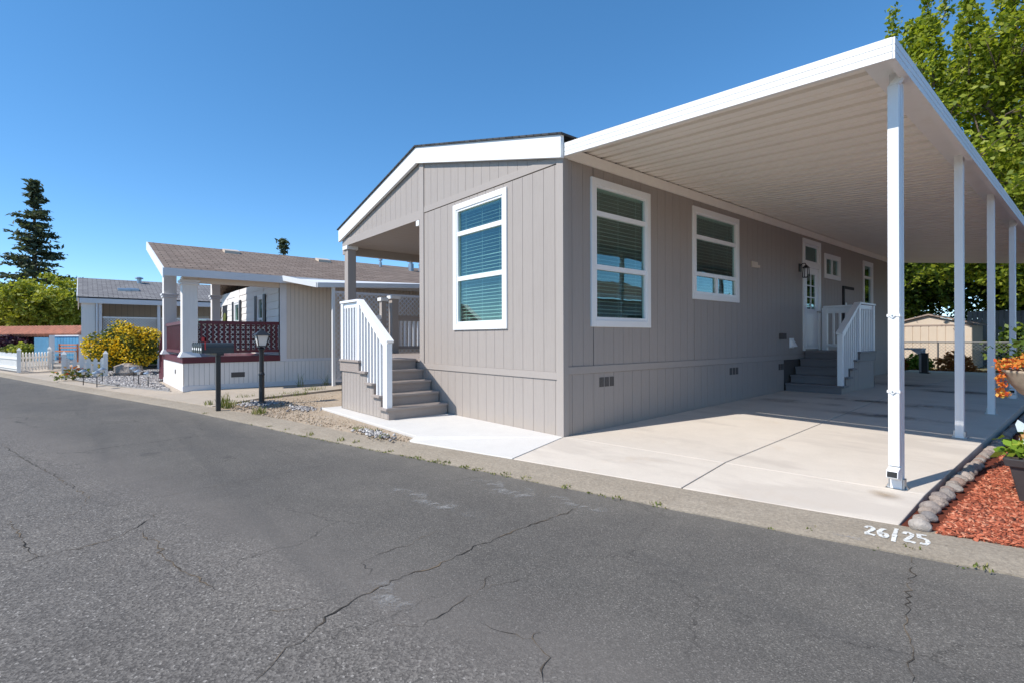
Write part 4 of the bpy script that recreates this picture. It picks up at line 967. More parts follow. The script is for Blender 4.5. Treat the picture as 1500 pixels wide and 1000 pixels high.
# patio awning with lattice screen
AX = -8.42
aw = thing('patio_awning', 'white patio awning on posts with lattice screens beside the white home', 'awning')
def az(y): return 2.53+.06*y
m = MB(); m.hexa([(NX+.32,-.62,2.70),(AX,-.05,2.53),(AX,6,2.85),(NX+.32,6,2.76)],[(NX+.32,-.62,2.73),(AX,-.05,2.56),(AX,6,2.88),(NX+.32,6,2.79)]); m.build('roof_panel', M['alu'], aw)
m = MB(); m.hexa([(AX,-.05,2.48),(AX+.03,-.05,2.48),(AX+.03,6,2.80),(AX,6,2.80)],[(AX,-.05,2.60),(AX+.03,-.05,2.60),(AX+.03,6,2.92),(AX,6,2.92)])
m.hexa([(NX+.32,-.65,2.67),(AX,-.08,2.48),(AX,-.05,2.48),(NX+.32,-.62,2.67)],[(NX+.32,-.65,2.80),(AX,-.08,2.60),(AX,-.05,2.60),(NX+.32,-.62,2.80)]); m.build('fascia', M['alu'], aw)
for y in (.37, 2.9, 5.6):
    m = MB(); m.box(AX-.075,AX-.005,y-.035,y+.035,.02,2.50+.05*y); m.build('post', M['alu'], aw)
def fr_aw(u, d, z): return (AX-.04+d, u, z)
for y0, y1 in ((.41,2.86),(2.94,5.56)):
    lattice(fr_aw, y0, y1, .18, 2.36, .13, .028).build('lattice_panel', M['nbtrim'], aw, kind='stuff')
    for za_, zb_ in ((.12,.18),(2.36,2.42)): m = MB(); lbox(m, fr_aw, y0, y1, -.015, .02, za_, zb_); m.build('lattice_frame', M['nbtrim'], aw)
# porch side steps with maroon rail at its west end
ps = thing('porch_steps', 'maroon side steps at the far end of the white porch', 'stairs')
for k in range(4): m = MB(); m.box(-13.45-.25*(4-k), -13.29, NY-.0, NY+1.1, .03+.18*k, .03+.18*(k+1)-.004); m.build('step', M['maroon'], ps)
m = MB(); m.bar((-14.35,NY+.02,.95),(-13.35,NY+.02,1.55),.05,.06); hr = m.build('handrail', M['maroon'], ps)
for k in range(5):
    t = k/4; x = -14.35+t; m = MB(); m.box(x-.02,x+.02,NY+.0,NY+.04,.1+.45*t,.95+.6*t); m.build('baluster', M['maroon'], hr)

# ------------------------------------------------------------------ the grey roofed home further on
gh = thing('neighbour_home', 'beige mobile home with grey shingle roof and a lattice carport screen', 'house')
GX, GY = -20.4, -4.55
def groof(x): return 3.77-.285*abs(x+23.9)
slope_roof(-23.9, GX+.1, GY-.1, 9, gh, M['shinglegrey'], groof); slope_roof(-27.4, -23.903, GY-.1, 9, gh, M['shinglegrey'], groof)
m = MB(); f = groof
for s in (1,-1):
    xa = -23.9; xb = xa+s*3.52; m.hexa([(xa,GY-.13,f(xa)-.14),(xb,GY-.13,f(xb)-.14),(xb,GY-.101,f(xb)-.14),(xa,GY-.101,f(xa)-.14)],[(xa,GY-.13,f(xa)+.05),(xb,GY-.13,f(xb)+.05),(xb,GY-.101,f(xb)+.05),(xa,GY-.101,f(xa)+.05)])
o = m.build('rake_board', M['nbtrim'], gh); fix_normals([o])
m = MB(); m.box(GX-.02,GX+.10,GY-.05,9,2.56,2.74); m.build('eave_beam', M['nbtrim'], gh)
def fr_g(u, d, z): return (GX-2.3+d, u, z)
HG = [(-1.2,-.1,1.2,2.2),(1.2,2.6,1.2,2.2)]
gw = backing(fr_g, GY+.3, 8.5, 0, 2.9, HG, gh, M['backing'], 'side_wall'); siding(fr_g, GY+.3, 8.5, .1, 2.85, HG, gw, M['nbbeige'], pitch=.2, joined=True)
for a, b, lo, hi in HG: window(gh, fr_g, a-.05,b+.05,lo-.05,hi+.05,[(a+.06,(a+b)/2-.03,lo+.06,hi-.06),((a+b)/2+.03,b-.06,lo+.06,hi-.06)], cas=.07, blind=False)
m = MB(); m.box(-27.2,GX-.35,GY+.3,GY+.38,0,2.8); m.build('front_wall', M['nbbeige'], gh)
m = MB(); m.box(GX-.42,GX+.0,GY,GY+.40,.0,2.56); m.build('end_wall', M['nbwhite'], gh)
for y in (GY+.55, GY+2.38, 1.2, 4.5):
    m = MB(); m.box(GX-.08,GX+.02,y-.05,y+.05,0.03,2.56); m.build('post', M['nbtrim'], gh)
def fr_gl(u, d, z): return (GX-.03+d, u, z)
for y0, y1 in ((GY+.62,GY+2.32),(GY+2.45,1.14)):
    lattice(fr_gl, y0, y1, 1.52, 2.02, .10, .024).build('lattice_screen', M['fencewhite'], gh, kind='stuff')
    m = MB(); lbox(m, fr_gl, y0, y1, -.01, .025, 1.47, 1.52); lbox(m, fr_gl, y0, y1, -.01, .025, 2.02, 2.07); m.build('lattice_rail', M['fencewhite'], gh)
m = MB(); m.tube([(GX+.05,GY+.45,2.55),(GX+.05,GY+.45,1.2),(GX+.05,GY+.48,.05)],.035,8); m.build('downspout', M['nbtrim'], gh)
for x, y in ((-21.8,-3.2),(-21.9,-2.9)):
    z = f(x)+.05; m = MB(); m.hexa([(x-.15,y-.25,z-.02),(x+.2,y-.25,z-.08),(x+.2,y+.2,z-.08),(x-.15,y+.2,z-.02)],[(x-.1,y-.22,z+.08),(x+.2,y-.22,z+.01),(x+.2,y+.18,z+.01),(x-.1,y+.18,z+.08)]); m.build('roof_vent', M['metal'], gh)
x, y = -23.4, -2.6; z = f(x); m = MB(); m.tube([(x,y,z),(x,y,z+.22)],.09,10).lathe((x,y,z+.22),[(.06,0),(.16,.02),(.15,.07),(.04,.1)],10); m.build('flue', M['metal'], gh)

# ------------------------------------------------------------------ home on the lot to the right (seen in the window reflections)
rh = thing('neighbour_home', 'tan mobile home with brown roof across the mulch bed, reflected in the side windows', 'house')
m = MB(); m.box(8.6,14.6,2.5,16,-.05,2.75); m.build('wall', M['nbwhite'], rh)
def rroof(x): return 3.9-.3*abs(x-11.6)
slope_roof(8.2,11.6,2.2,16.4,rh,M['shingle'],rroof); slope_roof(11.603,15.0,2.2,16.4,rh,M['shingle'],rroof)
m = MB(); m.box(8.17,8.199,2.2,16.4,2.75,2.93); m.build('gutter', M['nbtrim'], rh)
for y in (4.5,8.5,12.5):
    m = MB(); m.box(8.57,8.598,y,y+1.2,1.1,2.2); w = m.build('window', M['white'], rh); m = MB(); m.box(8.56,8.569,y+.08,y+1.12,1.18,2.12); m.build('pane', M['screen'], w)

# ------------------------------------------------------------------ mailboxes, lamp post, path lights
mbx = thing('mailbox_row', 'row of black mailboxes sharing one post at the kerb', 'mailbox')
m = MB(); m.box(-5.86,-5.79,-2.715,-2.645,-.05,.95); m.build('post', M['black'], mbx)
m = MB(); m.box(-6.72,-5.66,-2.73,-2.62,.925,.965); m.build('crossbar', M['black'], mbx)
M['mailbox'] = m_paint('dark_mailbox', (.035,.040,.043), .38, .12)
for k in range(5):
    x = -5.76-.215*k; y0, y1 = -2.93, -2.46; zb = .966; pr_ = [(-.08,0),(.08,0),(.08,.10)]+[(.08*math.cos(t), .10+.08*math.sin(t)) for t in np.linspace(.3,math.pi-.3,6)]+[(-.08,.10)]
    m = MB(); m.hexa([(x+a,y0,zb+b) for a, b in pr_], [(x+a,y1,zb+b) for a, b in pr_]); o = m.build('mailbox', M['mailbox'], mbx); fix_normals([o])
    m = MB(); m.hexa([(x+a*1.04,y0-.022,zb+b*1.02) for a, b in pr_], [(x+a*1.04,y0-.001,zb+b*1.02) for a, b in pr_]); d = m.build('mailbox_door', M['mailbox'], o); fix_normals([d])
    m = MB(); m.box(x-.012,x+.012,y0-.035,y0-.022,zb+.12,zb+.16); m.build('handle', M['metal'], o)
    m = MB(); m.box(x-.05,x+.05,y0-.0245,y0-.0225,zb+.05,zb+.09); m.build('number_plate', M['fencewhite'], o)
    if k == 0:
        m = MB(); m.box(x+.081,x+.087,y0+.02,y0+.04,zb+.06,zb+.27).box(x+.081,x+.087,y0-.02,y0+.04,zb+.20,zb+.27); fl = m.build('flag', M['red'], o)
lp = thing('lamp_post', 'black garden lamp post with a frosted four sided lantern', 'lamp post')
x, y = -6.16, -1.89
m = MB(); m.lathe((x,y,-.04),[(.075,0),(.075,.05),(.05,.07),(.048,.55),(.056,.57),(.05,.60),(.042,.62),(.040,1.02),(.055,1.04),(.055,1.07),(.03,1.09)],14); m.build('post', M['black'], lp)
m = MB(); m.hexa([(x-.065,y-.065,1.08),(x+.065,y-.065,1.08),(x+.065,y+.065,1.08),(x-.065,y+.065,1.08)],[(x-.105,y-.105,1.27),(x+.105,y-.105,1.27),(x+.105,y+.105,1.27),(x-.105,y+.105,1.27)]); m.build('lantern_glass', M['lampglass'], lp)
m = MB()
for a, b in ((-1,-1),(1,-1),(1,1),(-1,1)): m.bar((x+a*.066,y+b*.066,1.075),(x+a*.107,y+b*.107,1.275),.014,.014)
m.box(x-.075,x+.075,y-.075,y+.075,1.055,1.078); m.hexa([(x-.145,y-.145,1.27),(x+.145,y-.145,1.27),(x+.145,y+.145,1.27),(x-.145,y+.145,1.27)],[(x-.03,y-.03,1.365),(x+.03,y-.03,1.365),(x+.03,y+.03,1.365),(x-.03,y+.03,1.365)]); m.lathe((x,y,1.36),[(.03,0),(.02,.03),(.008,.05)],8)
m.build('lantern_frame', M['black'], lp)
for px, py in ((122,563),(142,566),(150,559),(196,557),(203,563),(217,567)):
    p = on_z(px, py, .03); t = thing('path_light', 'small dark solar path light staked in the gravel', 'path light', group='solar path lights in the gravel')
    m = MB(); m.tube([(p.x,p.y,.02),(p.x,p.y,.30)],.012,6); m.build('stake', M['black'], t)
    m = MB(); m.lathe((p.x,p.y,.30),[(.03,0),(.045,.06),(.045,.07)],10); m.build('lens', M['lampglass'], t)
    m = MB(); m.lathe((p.x,p.y,.37),[(.10,0),(.095,.02),(.03,.06),(.01,.065)],12); m.build('cap', M['metal'], t)

# ------------------------------------------------------------------ picket fences
def fence(name, label, A, B, n, h, post_a=True, post_b=True, z=0.0):
    T = thing(name, label, 'fence'); A = Vector((*A, z)); B = Vector((*B, z)); d = (B-A).normalized(); s = Vector((-d.y, d.x, 0))
    m = MB()
    for zz in (.2*h+.02, .72*h): m.bar(A+s*.03+Vector((0,0,zz)), B+s*.03+Vector((0,0,zz)), .035, .07)
    m.build('rail', M['fencewhite'], T)
    L = (B-A).length
    for k in range(n):
        c = A+d*(L*(k+.5)/n); w = min(.10, L/n*.62)/2; hh = h*random.uniform(.97,1.02); V = []
        for off in (-.010, .010):
            for u, zz in ((-w,.04),(w,.04),(w,hh-.06),(.0,hh),(-w,hh-.06)): V.append(c+d*u+s*off+Vector((0,0,zz)))
        mm = MB(); mm.add(V, [(4,3,2,1,0),(5,6,7,8,9)]+[(i,(i+1)%5,(i+1)%5+5,i+5) for i in range(5)]); mm.build('picket', M['fencewhite'], T)
    for ok, Pt in ((post_a, A), (post_b, B)):
        if ok:
            mm = MB(); c = Pt; mm.box(c.x-.055,c.x+.055,c.y-.055,c.y+.055,.0,h+.10).hexa([(c.x-.07,c.y-.07,h+.10),(c.x+.07,c.y-.07,h+.10),(c.x+.07,c.y+.07,h+.10),(c.x-.07,c.y+.07,h+.10)],[(c.x-.01,c.y-.01,h+.2),(c.x+.01,c.y-.01,h+.2),(c.x+.01,c.y+.01,h+.2),(c.x-.01,c.y+.01,h+.2)]); mm.build('fence_post', M['fencewhite'], T)
    return T
fence('picket_fence', 'white picket fence with close boards running along the street', (-22.05,-6.33), (-27.6,-7.72), 34, .72, True, False)
fence('picket_fence', 'white picket fence return running back to the metal gate', (-22.05,-6.27), (-23.7,-5.55), 9, .74, False, True)
fence('picket_fence', 'white picket fence beside the yellow flowering bush', (-16.5,-4.95), (-16.42,-3.95), 6, .66, True, True)
gt = thing('garden_gate', 'grey metal garden gate between two white picket fences', 'gate')
A = Vector((-23.65,-5.45,.03)); B = Vector((-22.6,-4.75,.03))
m = MB()
for zz in (.05,.2,.35,.5,.65): m.bar(A+Vector((0,0,zz)), B+Vector((0,0,zz)), .02, .025 if zz > .1 else .12)
m.build('rail', M['metal'], gt)
for P_ in (A, B): m = MB(); m.box(P_.x-.03,P_.x+.03,P_.y-.03,P_.y+.03,0,.75); m.build('upright', M['metal'], gt)

# ------------------------------------------------------------------ garden structures at the far left
def fr_dep(px, dep, y=495):  # ground point on that pixel column at that depth
    p = at_depth(px, y, dep); return Vector((p.x, p.y, 0))
def wall_between(a, b): 
    d = (b-a).normalized(); return lambda u, dd, z: tuple(a+d*u+Vector((d.y,-d.x,0))*dd+Vector((0,0,z)))
bs = thing('lattice_shelter', 'blue lattice panels on white posts behind the picket fence', 'trellis')
a, b = fr_dep(50,27.5), fr_dep(71,27.0); fr = wall_between(a, b); L = (b-a).length
lattice(fr, 0, L, .10, 1.33, .07, .02).build('lattice_panel', M['blue'], bs, kind='stuff')
m = MB(); lbox_pts = [fr(0,-.01,.1),fr(L,-.01,.1),fr(L,-.01,1.33),fr(0,-.01,1.33)]; M['paleblue'] = m_paint('pale_blue', (.26,.46,.58), .6, .1)
m.add(lbox_pts+[tuple(Vector(q)+Vector((-.02,.0,0))) for q in lbox_pts], [(0,1,2,3),(7,6,5,4),(0,4,5,1),(1,5,6,2),(2,6,7,3),(3,7,4,0)]); m.build('backing_panel', M['paleblue'], bs)
def upright(px, dep, w, z1, mat, par, name='post'):
    p = fr_dep(px, dep); m = MB(); m.box(p.x-w/2,p.x+w/2,p.y-w/2,p.y+w/2,0,z1); return m.build(name, M[mat], par)
upright(76, 27, .22, 1.45, 'fencewhite', bs); upright(119, 26.5, .2, 1.45, 'fencewhite', bs)
a, b = fr_dep(80,28), fr_dep(120,27.5); fr = wall_between(a, b); L = (b-a).length; n = 9
for k in range(n):
    m = MB(); m.hexa([fr(L*k/n+.008,-.015,.05),fr(L*(k+1)/n-.008,-.015,.05),fr(L*(k+1)/n-.008,.015,.05),fr(L*k/n+.008,.015,.05)],[fr(L*k/n+.008,-.015,1.38),fr(L*(k+1)/n-.008,-.015,1.38),fr(L*(k+1)/n-.008,.015,1.38),fr(L*k/n+.008,.015,1.38)]); m.build('board', M['blue'], bs)
m = MB(); m.bar(fr(0,.04,1.42), fr(L,.04,1.42), .06, .07); m.build('top_rail', M['nbtrim'], bs)
bn = thing('garden_bench', 'orange wooden bench against the blue boards', 'bench')
a, b = fr_dep(86,26.8), fr_dep(115,26.4); 
for z, w in ((.62,.35),(.95,.05),(.80,.05)):
    m = MB(); m.bar(a+Vector((0,0,z)), b+Vector((0,0,z)), w, .07); m.build('slat', M['rust'], bn)
for t in (.05,.95):
    p = a.lerp(b,t); m = MB(); m.box(p.x-.04,p.x+.04,p.y-.04,p.y+.04,0,1.0); m.build('leg', M['rust'], bn)
tw = thing('tiled_wall', 'dark garden wall capped with terracotta roof tiles', 'wall')
a, b = fr_dep(-30,38), fr_dep(125,36); fr = wall_between(a, b); L = (b-a).length
m = MB(); m.hexa([fr(0,-.15,0),fr(L,-.15,0),fr(L,.15,0),fr(0,.15,0)],[fr(0,-.15,1.6),fr(L,-.15,1.6),fr(L,.15,1.6),fr(0,.15,1.6)]); m.build('wall', M['dark'], tw)
n = 34
for k in range(n):
    u = L*(k+.5)/n; A_ = Vector(fr(u,.55,1.52)); B_ = Vector(fr(u,-.3,2.12)); m = MB(); m.tube([A_,B_],L/n*.52,7); m.build('roof_tile', M['tile'], tw)

# ------------------------------------------------------------------ plants
def leaves(name, P, size, mat, parent=None, droop=.3, elong=1.7, **t):
    n = len(P); P = np.asarray(P); s = size*rng.uniform(.6,1.35,n)
    d = rng.normal(0,1,(n,3)); d[:,2] = d[:,2]*.6-droop; d /= np.linalg.norm(d,axis=1)[:,None]
    r_ = rng.normal(0,1,(n,3)); r_[:,2] += .35; w = np.cross(d, r_); w /= np.linalg.norm(w,axis=1)[:,None]; nn = np.cross(w,d)
    L = (s*elong*.5)[:,None]; W = (s*.5)[:,None]
    V = np.stack([P-d*L, P+w*W+nn*W*.25, P+d*L, P-w*W+nn*W*.25],1).reshape(-1,3)
    F = (np.array([[0,1,2,3]])[None]+4*np.arange(n)[:,None,None]).reshape(-1,4)
    return fast_mesh(name, V, F, mat, parent, **t)
def limb(a, b, r0, r1, n=6, wob=.12, sag=0):
    L = (b-a).length; pts = []; 
    for i in range(n+1):
        t = i/n; p = a.lerp(b,t)+Vector((random.gauss(0,1),random.gauss(0,1),random.gauss(0,.6)))*wob*L*.25*math.sin(math.pi*t)+Vector((0,0,-sag*L*math.sin(math.pi*t))); pts.append(p)
    return pts, [r0+(r1-r0)*i/n for i in range(n+1)]
def tree(name, label, base, height, trunk_r, fork, crown_c, crown_r, nl, nsub, per, lsize, lmat, spread=.28, spires=0, cat='tree', group=None):
    T = thing(name, label, cat, group=group); base = Vector(base); W = MB(); top = base+Vector((random.gauss(0,.2),random.gauss(0,.2),fork))
    pts, rr = limb(base-Vector((0,0,.1)), top, trunk_r, trunk_r*.7, 5, .05); W.tube(pts, rr, 9); LP = []
    C_ = Vector(crown_c); cr = Vector(crown_r)
    for i in range(nl):
        t = random.random(); ph = 2.399963*i+random.uniform(-.3,.3); zz = 1-2*(i+.5)/nl; rr_ = math.sqrt(max(0,1-zz*zz)); k = random.uniform(.72,1.02)
        e = C_+Vector((cr.x*rr_*math.cos(ph)*k, cr.y*rr_*math.sin(ph)*k, cr.z*zz*k)); st = top.lerp(C_, random.uniform(0,.5)) 
        pts, rad = limb(st, e, trunk_r*.42*random.uniform(.5,1), .012, 6, .25); W.tube(pts, rad, 6)
        for j in range(nsub):
            q = pts[random.randint(2,6)] if j else pts[-1]; dv = Vector((random.gauss(0,1),random.gauss(0,1),random.gauss(.1,.7))).normalized(); ln = random.uniform(.25,.62)*min(cr)*.55
            e2 = q+dv*ln; p2, r2 = limb(q, e2, .02, .005, 3, .2); W.tube(p2, r2, 4, cap=False)
            for _ in range(per):
                g = p2[0].lerp(p2[-1], random.uniform(.2,1.1)); LP.append((g.x+random.gauss(0,spread), g.y+random.gauss(0,spread), g.z+random.gauss(0,spread*.75)))
    for s in range(spires):
        a_ = random.uniform(0,6.28); k = math.sqrt(random.random()); st = C_+Vector((cr.x*.8*k*math.cos(a_),cr.y*.8*k*math.sin(a_),cr.z*.45)); h_ = cr.z*random.uniform(.45,.85); e = st+Vector((random.gauss(0,.25),random.gauss(0,.25),h_))
        pts, rad = limb(st, e, .04, .006, 6, .1); W.tube(pts, rad, 5)
        for _ in range(int(per*5)):
            t = random.random()**.8; i = min(5,int(t*6)); g = pts[i].lerp(pts[i+1], t*6-i); sp = spread*.75*(1.15-t*.7); LP.append((g.x+random.gauss(0,sp),g.y+random.gauss(0,sp),g.z+random.gauss(0,sp*.6)))
    W.build('trunk', M['bark'], T, smooth=True)
    LP = [p for p in LP if p[2] > .3]
    leaves('crown', LP, lsize, M[lmat], T); return T
# big maple like tree behind the carport
tree('broadleaf_tree', 'tall bright green tree rising above the carport roof', (3.6,20.5,.05), 13, .26, 3.2, (2.9,20.3,7.4), (5.8,4.6,4.8), 84, 15, 78, .11, 'leaf', .25, spires=60)
tree('broadleaf_tree', 'lower leafy green tree behind the cream shed, beside the grey board fence', (-3.0,25.5,.05), 8, .2, 2.0, (-3.0,25.5,4.6), (4.6,3.2,3.4), 36, 12, 60, .13, 'leafdark', .28)
tree('broadleaf_tree', 'dark green tree overhanging the weathered board fence', (1.8,26.5,.05), 9, .2, 2.2, (1.8,26.5,5.0), (3.6,3,3.9), 34, 12, 60, .13, 'leafdark', .28)
tree('broadleaf_tree', 'pale barked tree with low bright branches near the last carport post', (3.05,19.2,.05), 6, .17, 2.6, (3.0,19.3,3.9), (1.9,1.7,1.9), 24, 9, 50, .11, 'leaf', .19)
# lime tree and conifers at the left
p = fr_dep(66, 42); tree('broadleaf_tree', 'rounded lime green tree behind the tile capped wall', (p.x,p.y,0), 6.5, .12, 2.2, (p.x,p.y,4.3), (3.3,3.3,2.0), 40, 10, 54, .16, 'leaflime', .28)
p = fr_dep(-4, 43); tree('broadleaf_tree', 'green garden tree with darker leaves beside the lime tree', (p.x,p.y,0), 4.6, .1, 1.3, (p.x,p.y,3.7), (2.9,2.9,1.8), 28, 9, 50, .16, 'leaflime', .28)
p = fr_dep(112, 46); tree('broadleaf_tree', 'small green tree past the corner of the beige home', (p.x,p.y,0), 4.8, .1, 1.5, (p.x,p.y,3.0), (1.8,1.8,1.4), 18, 8, 40, .15, 'leaf', .24)
def conifer(label, px, dep, ztop, rmax, z0, tiers, per, lsize, mat='needle'):
    p = fr_dep(px, dep); T = thing('conifer_tree', label, 'tree'); W = MB(); W.tube([(p.x,p.y,0),(p.x,p.y,ztop*.6),(p.x,p.y,ztop)], [rmax*.085,rmax*.05,.03], 8); LP = []
    for i in range(tiers):
        t = i/(tiers-1); z = z0+(ztop-z0-.3)*t; r_ = rmax*(1-t)**.8*random.uniform(.72,1.08)+.25
        if .80 < t < .87: r_ *= .35
        for k in range(random.randint(6,8)):
            a_ = random.uniform(0,6.28); rr = r_*random.uniform(.65,1.1); st = Vector((p.x,p.y,z)); e = st+Vector((math.cos(a_)*rr, math.sin(a_)*rr, -.05*rr+random.gauss(.0,.15)))
            pts, rad = limb(st, e, .05, .012, 4, .08, sag=.06); W.tube(pts, rad, 4, cap=False)
            for _ in range(int(per*(rr/rmax+.25))):
                u = random.uniform(.22,1.05); g = st.lerp(e, u); w_ = .12*rr*u+.12; LP.append((g.x+random.gauss(0,w_), g.y+random.gauss(0,w_), g.z-.06*rr*math.sin(math.pi*min(1,u))+random.gauss(0,.10)))
    for _ in range(per*2): LP.append((p.x+random.gauss(0,.35), p.y+random.gauss(0,.35), ztop-abs(random.gauss(0,.9))))
    W.build('trunk', M['bark'], T, smooth=True); leaves('crown', LP, lsize, M[mat], T, droop=.1, elong=2.6)
conifer('tall dark redwood rising behind the garden trees', 51, 60, 19.9, 4.2, 3, 26, 60, .25)
conifer('small dark conifer top showing over the brown shingle ridge', 415, 66, 14.1, 1.7, 4, 16, 46, .24)

def bush(name, label, c, r_, n, lsize, mat, cat='bush', flowers=None, nf=0, stems=10):
    T = thing(name, label, cat); c = Vector(c); W = MB(); P = []; 
    for k in range(stems):
        a_ = random.uniform(0,6.28); e = c+Vector((math.cos(a_)*r_[0]*.6, math.sin(a_)*r_[1]*.6, r_[2]*random.uniform(.9,1.5))); pts, rad = limb(Vector((c.x,c.y,c.z)), e, .02, .006, 4, .2); W.tube(pts, rad, 5)
    cl = [Vector((random.gauss(0,.45)*r_[0], random.gauss(0,.45)*r_[1], r_[2]*random.uniform(.25,1.75))) for _ in range(60)]
    def pick(surf):
        while True:
            v = Vector((random.uniform(-1,1),random.uniform(-1,1),random.uniform(-1,1))); l = v.length
            if l < 1 and (l > .55 or random.random() < .25):
                bump_ = 1+.16*math.sin(5*v.x+3*v.z)+.12*math.sin(7*v.y+2*v.z+1); k = bump_*(1.0 if not surf else 1.03/max(.75,l) if l > .75 else 1)
                return c+Vector((v.x*r_[0]*k, v.y*r_[1]*k, r_[2]*(1+v.z*k)))
    P = [pick(False) for _ in range(n)]; W.build('stems', M['stem'], T)
    leaves('foliage', [tuple(p) for p in P], lsize, M[mat], T)
    if flowers:
        Fp = []
        while len(Fp) < nf:
            p = pick(True); q = p-c
            if math.sin(3.1*q.x+1.3*q.y)+math.sin(4.3*q.z+2*q.y)+random.gauss(0,.7) > .1 and p.z > c.z+.2: Fp.append(tuple(p))
        leaves('flowers', Fp, lsize*1.05, M[flowers], T, droop=-.2, elong=1.1)
    return T
bush('flowering_bush', 'large bush covered in yellow flowers by the white porch', (-17.35,-3.40,.12), (.92,.92,.76), 7000, .06, 'bushleaf', flowers='petal', nf=4200, stems=14)
bush('shrub', 'dark purple leaved shrub under the tiled wall', (*fr_dep(12,36).xy,.0), (1.6,1.4,.72), 1800, .16, 'purple')
bush('hedge', 'clipped green hedge behind the close boarded picket fence', (*fr_dep(20,31).xy,.0), (1.7,.7,.42), 2200, .11, 'bushleaf', cat='hedge')
bush('shrub', 'round light green shrub by the blue lattice', (*fr_dep(36,30).xy,.0), (.6,.6,.5), 900, .11, 'leaflime')
bush('shrub', 'climbing dark leaves under the lattice carport screen', (-20.9,-2.6,.2), (.35,.9,.62), 900, .13, 'leafdark')
bk = thing('rock', 'weathered grey boulder at the foot of the yellow bush', 'rock')
m = MB(); m.lathe((-16.55,-3.35,0),[(.3,0),(.42,.15),(.36,.34),(.15,.45)],9); m.v = [(x+random.gauss(0,.03),y+random.gauss(0,.03),z) for x,y,z in m.v]; m.build('stone', M['stone'], bk)
# little flowers by the picket fence
S = []
t = thing('flower_clump', 'red and orange flowers in front of the picket fence', 'flowers')
leaves('petals', [(-16.15+random.gauss(0,.1), -4.7+random.gauss(0,.16), random.uniform(.1,.42)) for _ in range(36)], .06, M['succ'], t); leaves('foliage', [(-16.15+random.gauss(0,.12), -4.7+random.gauss(0,.25), random.uniform(.02,.3)) for _ in range(140)], .07, M['bushleaf'], t)

# ------------------------------------------------------------------ back yard on the right
sh = thing('garden_shed', 'cream metal garden shed with low gable behind the chain link fence', 'shed')
SX0, SX1, SY, SZ = -1.30, 1.12, 19.3, .09; cxs = (SX0+SX1)/2; sr = lambda x: 2.0-.27*abs(x-cxs)
m = MB(); m.box(SX0+.02,SX1-.02,SY+.02,SY+2.2,SZ,1.62); wl_ = m.build('wall', M['shed'], sh)
def fr_s(u, d, z): return (u, SY-d, z)
for k in range(10):
    a = SX0+.02+k*(SX1-SX0-.04)/10; b = a+(SX1-SX0-.04)/10
    m = MB(); m.hexa([(a+.012,SY+.0,SZ),(b-.012,SY+.0,SZ),(b-.004,SY+.02,SZ),(a+.004,SY+.02,SZ)],[(a+.012,SY,1.60),(b-.012,SY,1.60),(b-.004,SY+.02,1.60),(a+.004,SY+.02,1.60)]); m.build('wall_panel', M['shed'], wl_)
m = MB(); m.hexa([(SX0,SY-.012,1.605),(SX1,SY-.012,1.605),(SX1,SY+.05,1.605),(SX0,SY+.05,1.605)],[(SX0,SY-.012,1.655),(SX1,SY-.012,1.655),(SX1,SY+.05,1.655),(SX0,SY+.05,1.655)]); m.build('header', M['shedroof'], sh)
m = MB(); m.hexa([(SX0,SY-.005,1.656),(SX1,SY-.005,1.656),(SX1,SY+.03,1.656),(SX0,SY+.03,1.656)],[(cxs-.05,SY-.005,sr(cxs)-.02),(cxs+.05,SY-.005,sr(cxs)-.02),(cxs+.05,SY+.03,sr(cxs)-.02),(cxs-.05,SY+.03,sr(cxs)-.02)]); m.build('gable', M['shed'], sh)
for s in (1,-1):
    xe = cxs+s*1.36; m = MB(); m.hexa([(cxs,SY-.1,sr(cxs)),(xe,SY-.1,sr(xe)),(xe,SY+2.3,sr(xe)),(cxs,SY+2.3,sr(cxs))],[(cxs,SY-.1,sr(cxs)+.05),(xe,SY-.1,sr(xe)+.04),(xe,SY+2.3,sr(xe)+.04),(cxs,SY+2.3,sr(cxs)+.05)]); o = m.build('roof', M['shedroof'], sh); fix_normals([o])
cf = thing('chain_link_fence', 'low chain link fence across the back of the slab', 'fence'); FY = 17.9
def fr_c(u, d, z): return (u, FY-d, z)
m = MB(); m.tube([(-3,FY,1.03),(5.5,FY,1.03)],.022,8); m.build('top_rail', M['wire'], cf)
for x in (-2.9,-.85,.42,2.2,4.0): m = MB(); m.tube([(x,FY,.05),(x,FY,1.05)],.024,8); m.build('post', M['wire'], cf)
lattice(fr_c, -3, 5.5, .12, 1.02, .11, .006, d=.0, th=.004).build('wire_mesh', M['wireg'], cf, kind='stuff')
wf = thing('board_fence', 'weathered grey board fence under the trees', 'fence'); 
for k in range(26):
    x = .45+.155*k; h = 2.22+random.gauss(0,.015); m = MB(); m.box(x,x+.145,23.0+random.uniform(-.008,.008),23.02,.05,h); m.build('board', M['oldwood'], wf)
m = MB(); m.box(.4,4.6,23.03,23.08,.5,.6).box(.4,4.6,23.03,23.08,1.8,1.9); m.build('rail', M['oldwood'], wf)
pt = thing('patio_table', 'small grey plastic table with dark legs at the back of the slab', 'table')
x0, x1, y0, y1 = -.10, .62, 14.7, 15.15; zf = .152
m = MB(); m.box(x0,x1,y0,y1,.83,.88); m.hexa([(x0,y0-.0,.70),(x0+.12,y0,.70),(x0+.12,y0+.03,.70),(x0,y0+.03,.70)],[(x0,y0,.83),(x0+.28,y0,.83),(x0+.28,y0+.03,.83),(x0,y0+.03,.83)]); m.hexa([(x1-.12,y0,.70),(x1,y0,.70),(x1,y0+.03,.70),(x1-.12,y0+.03,.70)],[(x1-.28,y0,.83),(x1,y0,.83),(x1,y0+.03,.83),(x1-.28,y0+.03,.83)]); m.build('table_top', M['tableplastic'], pt, bevel=.01)
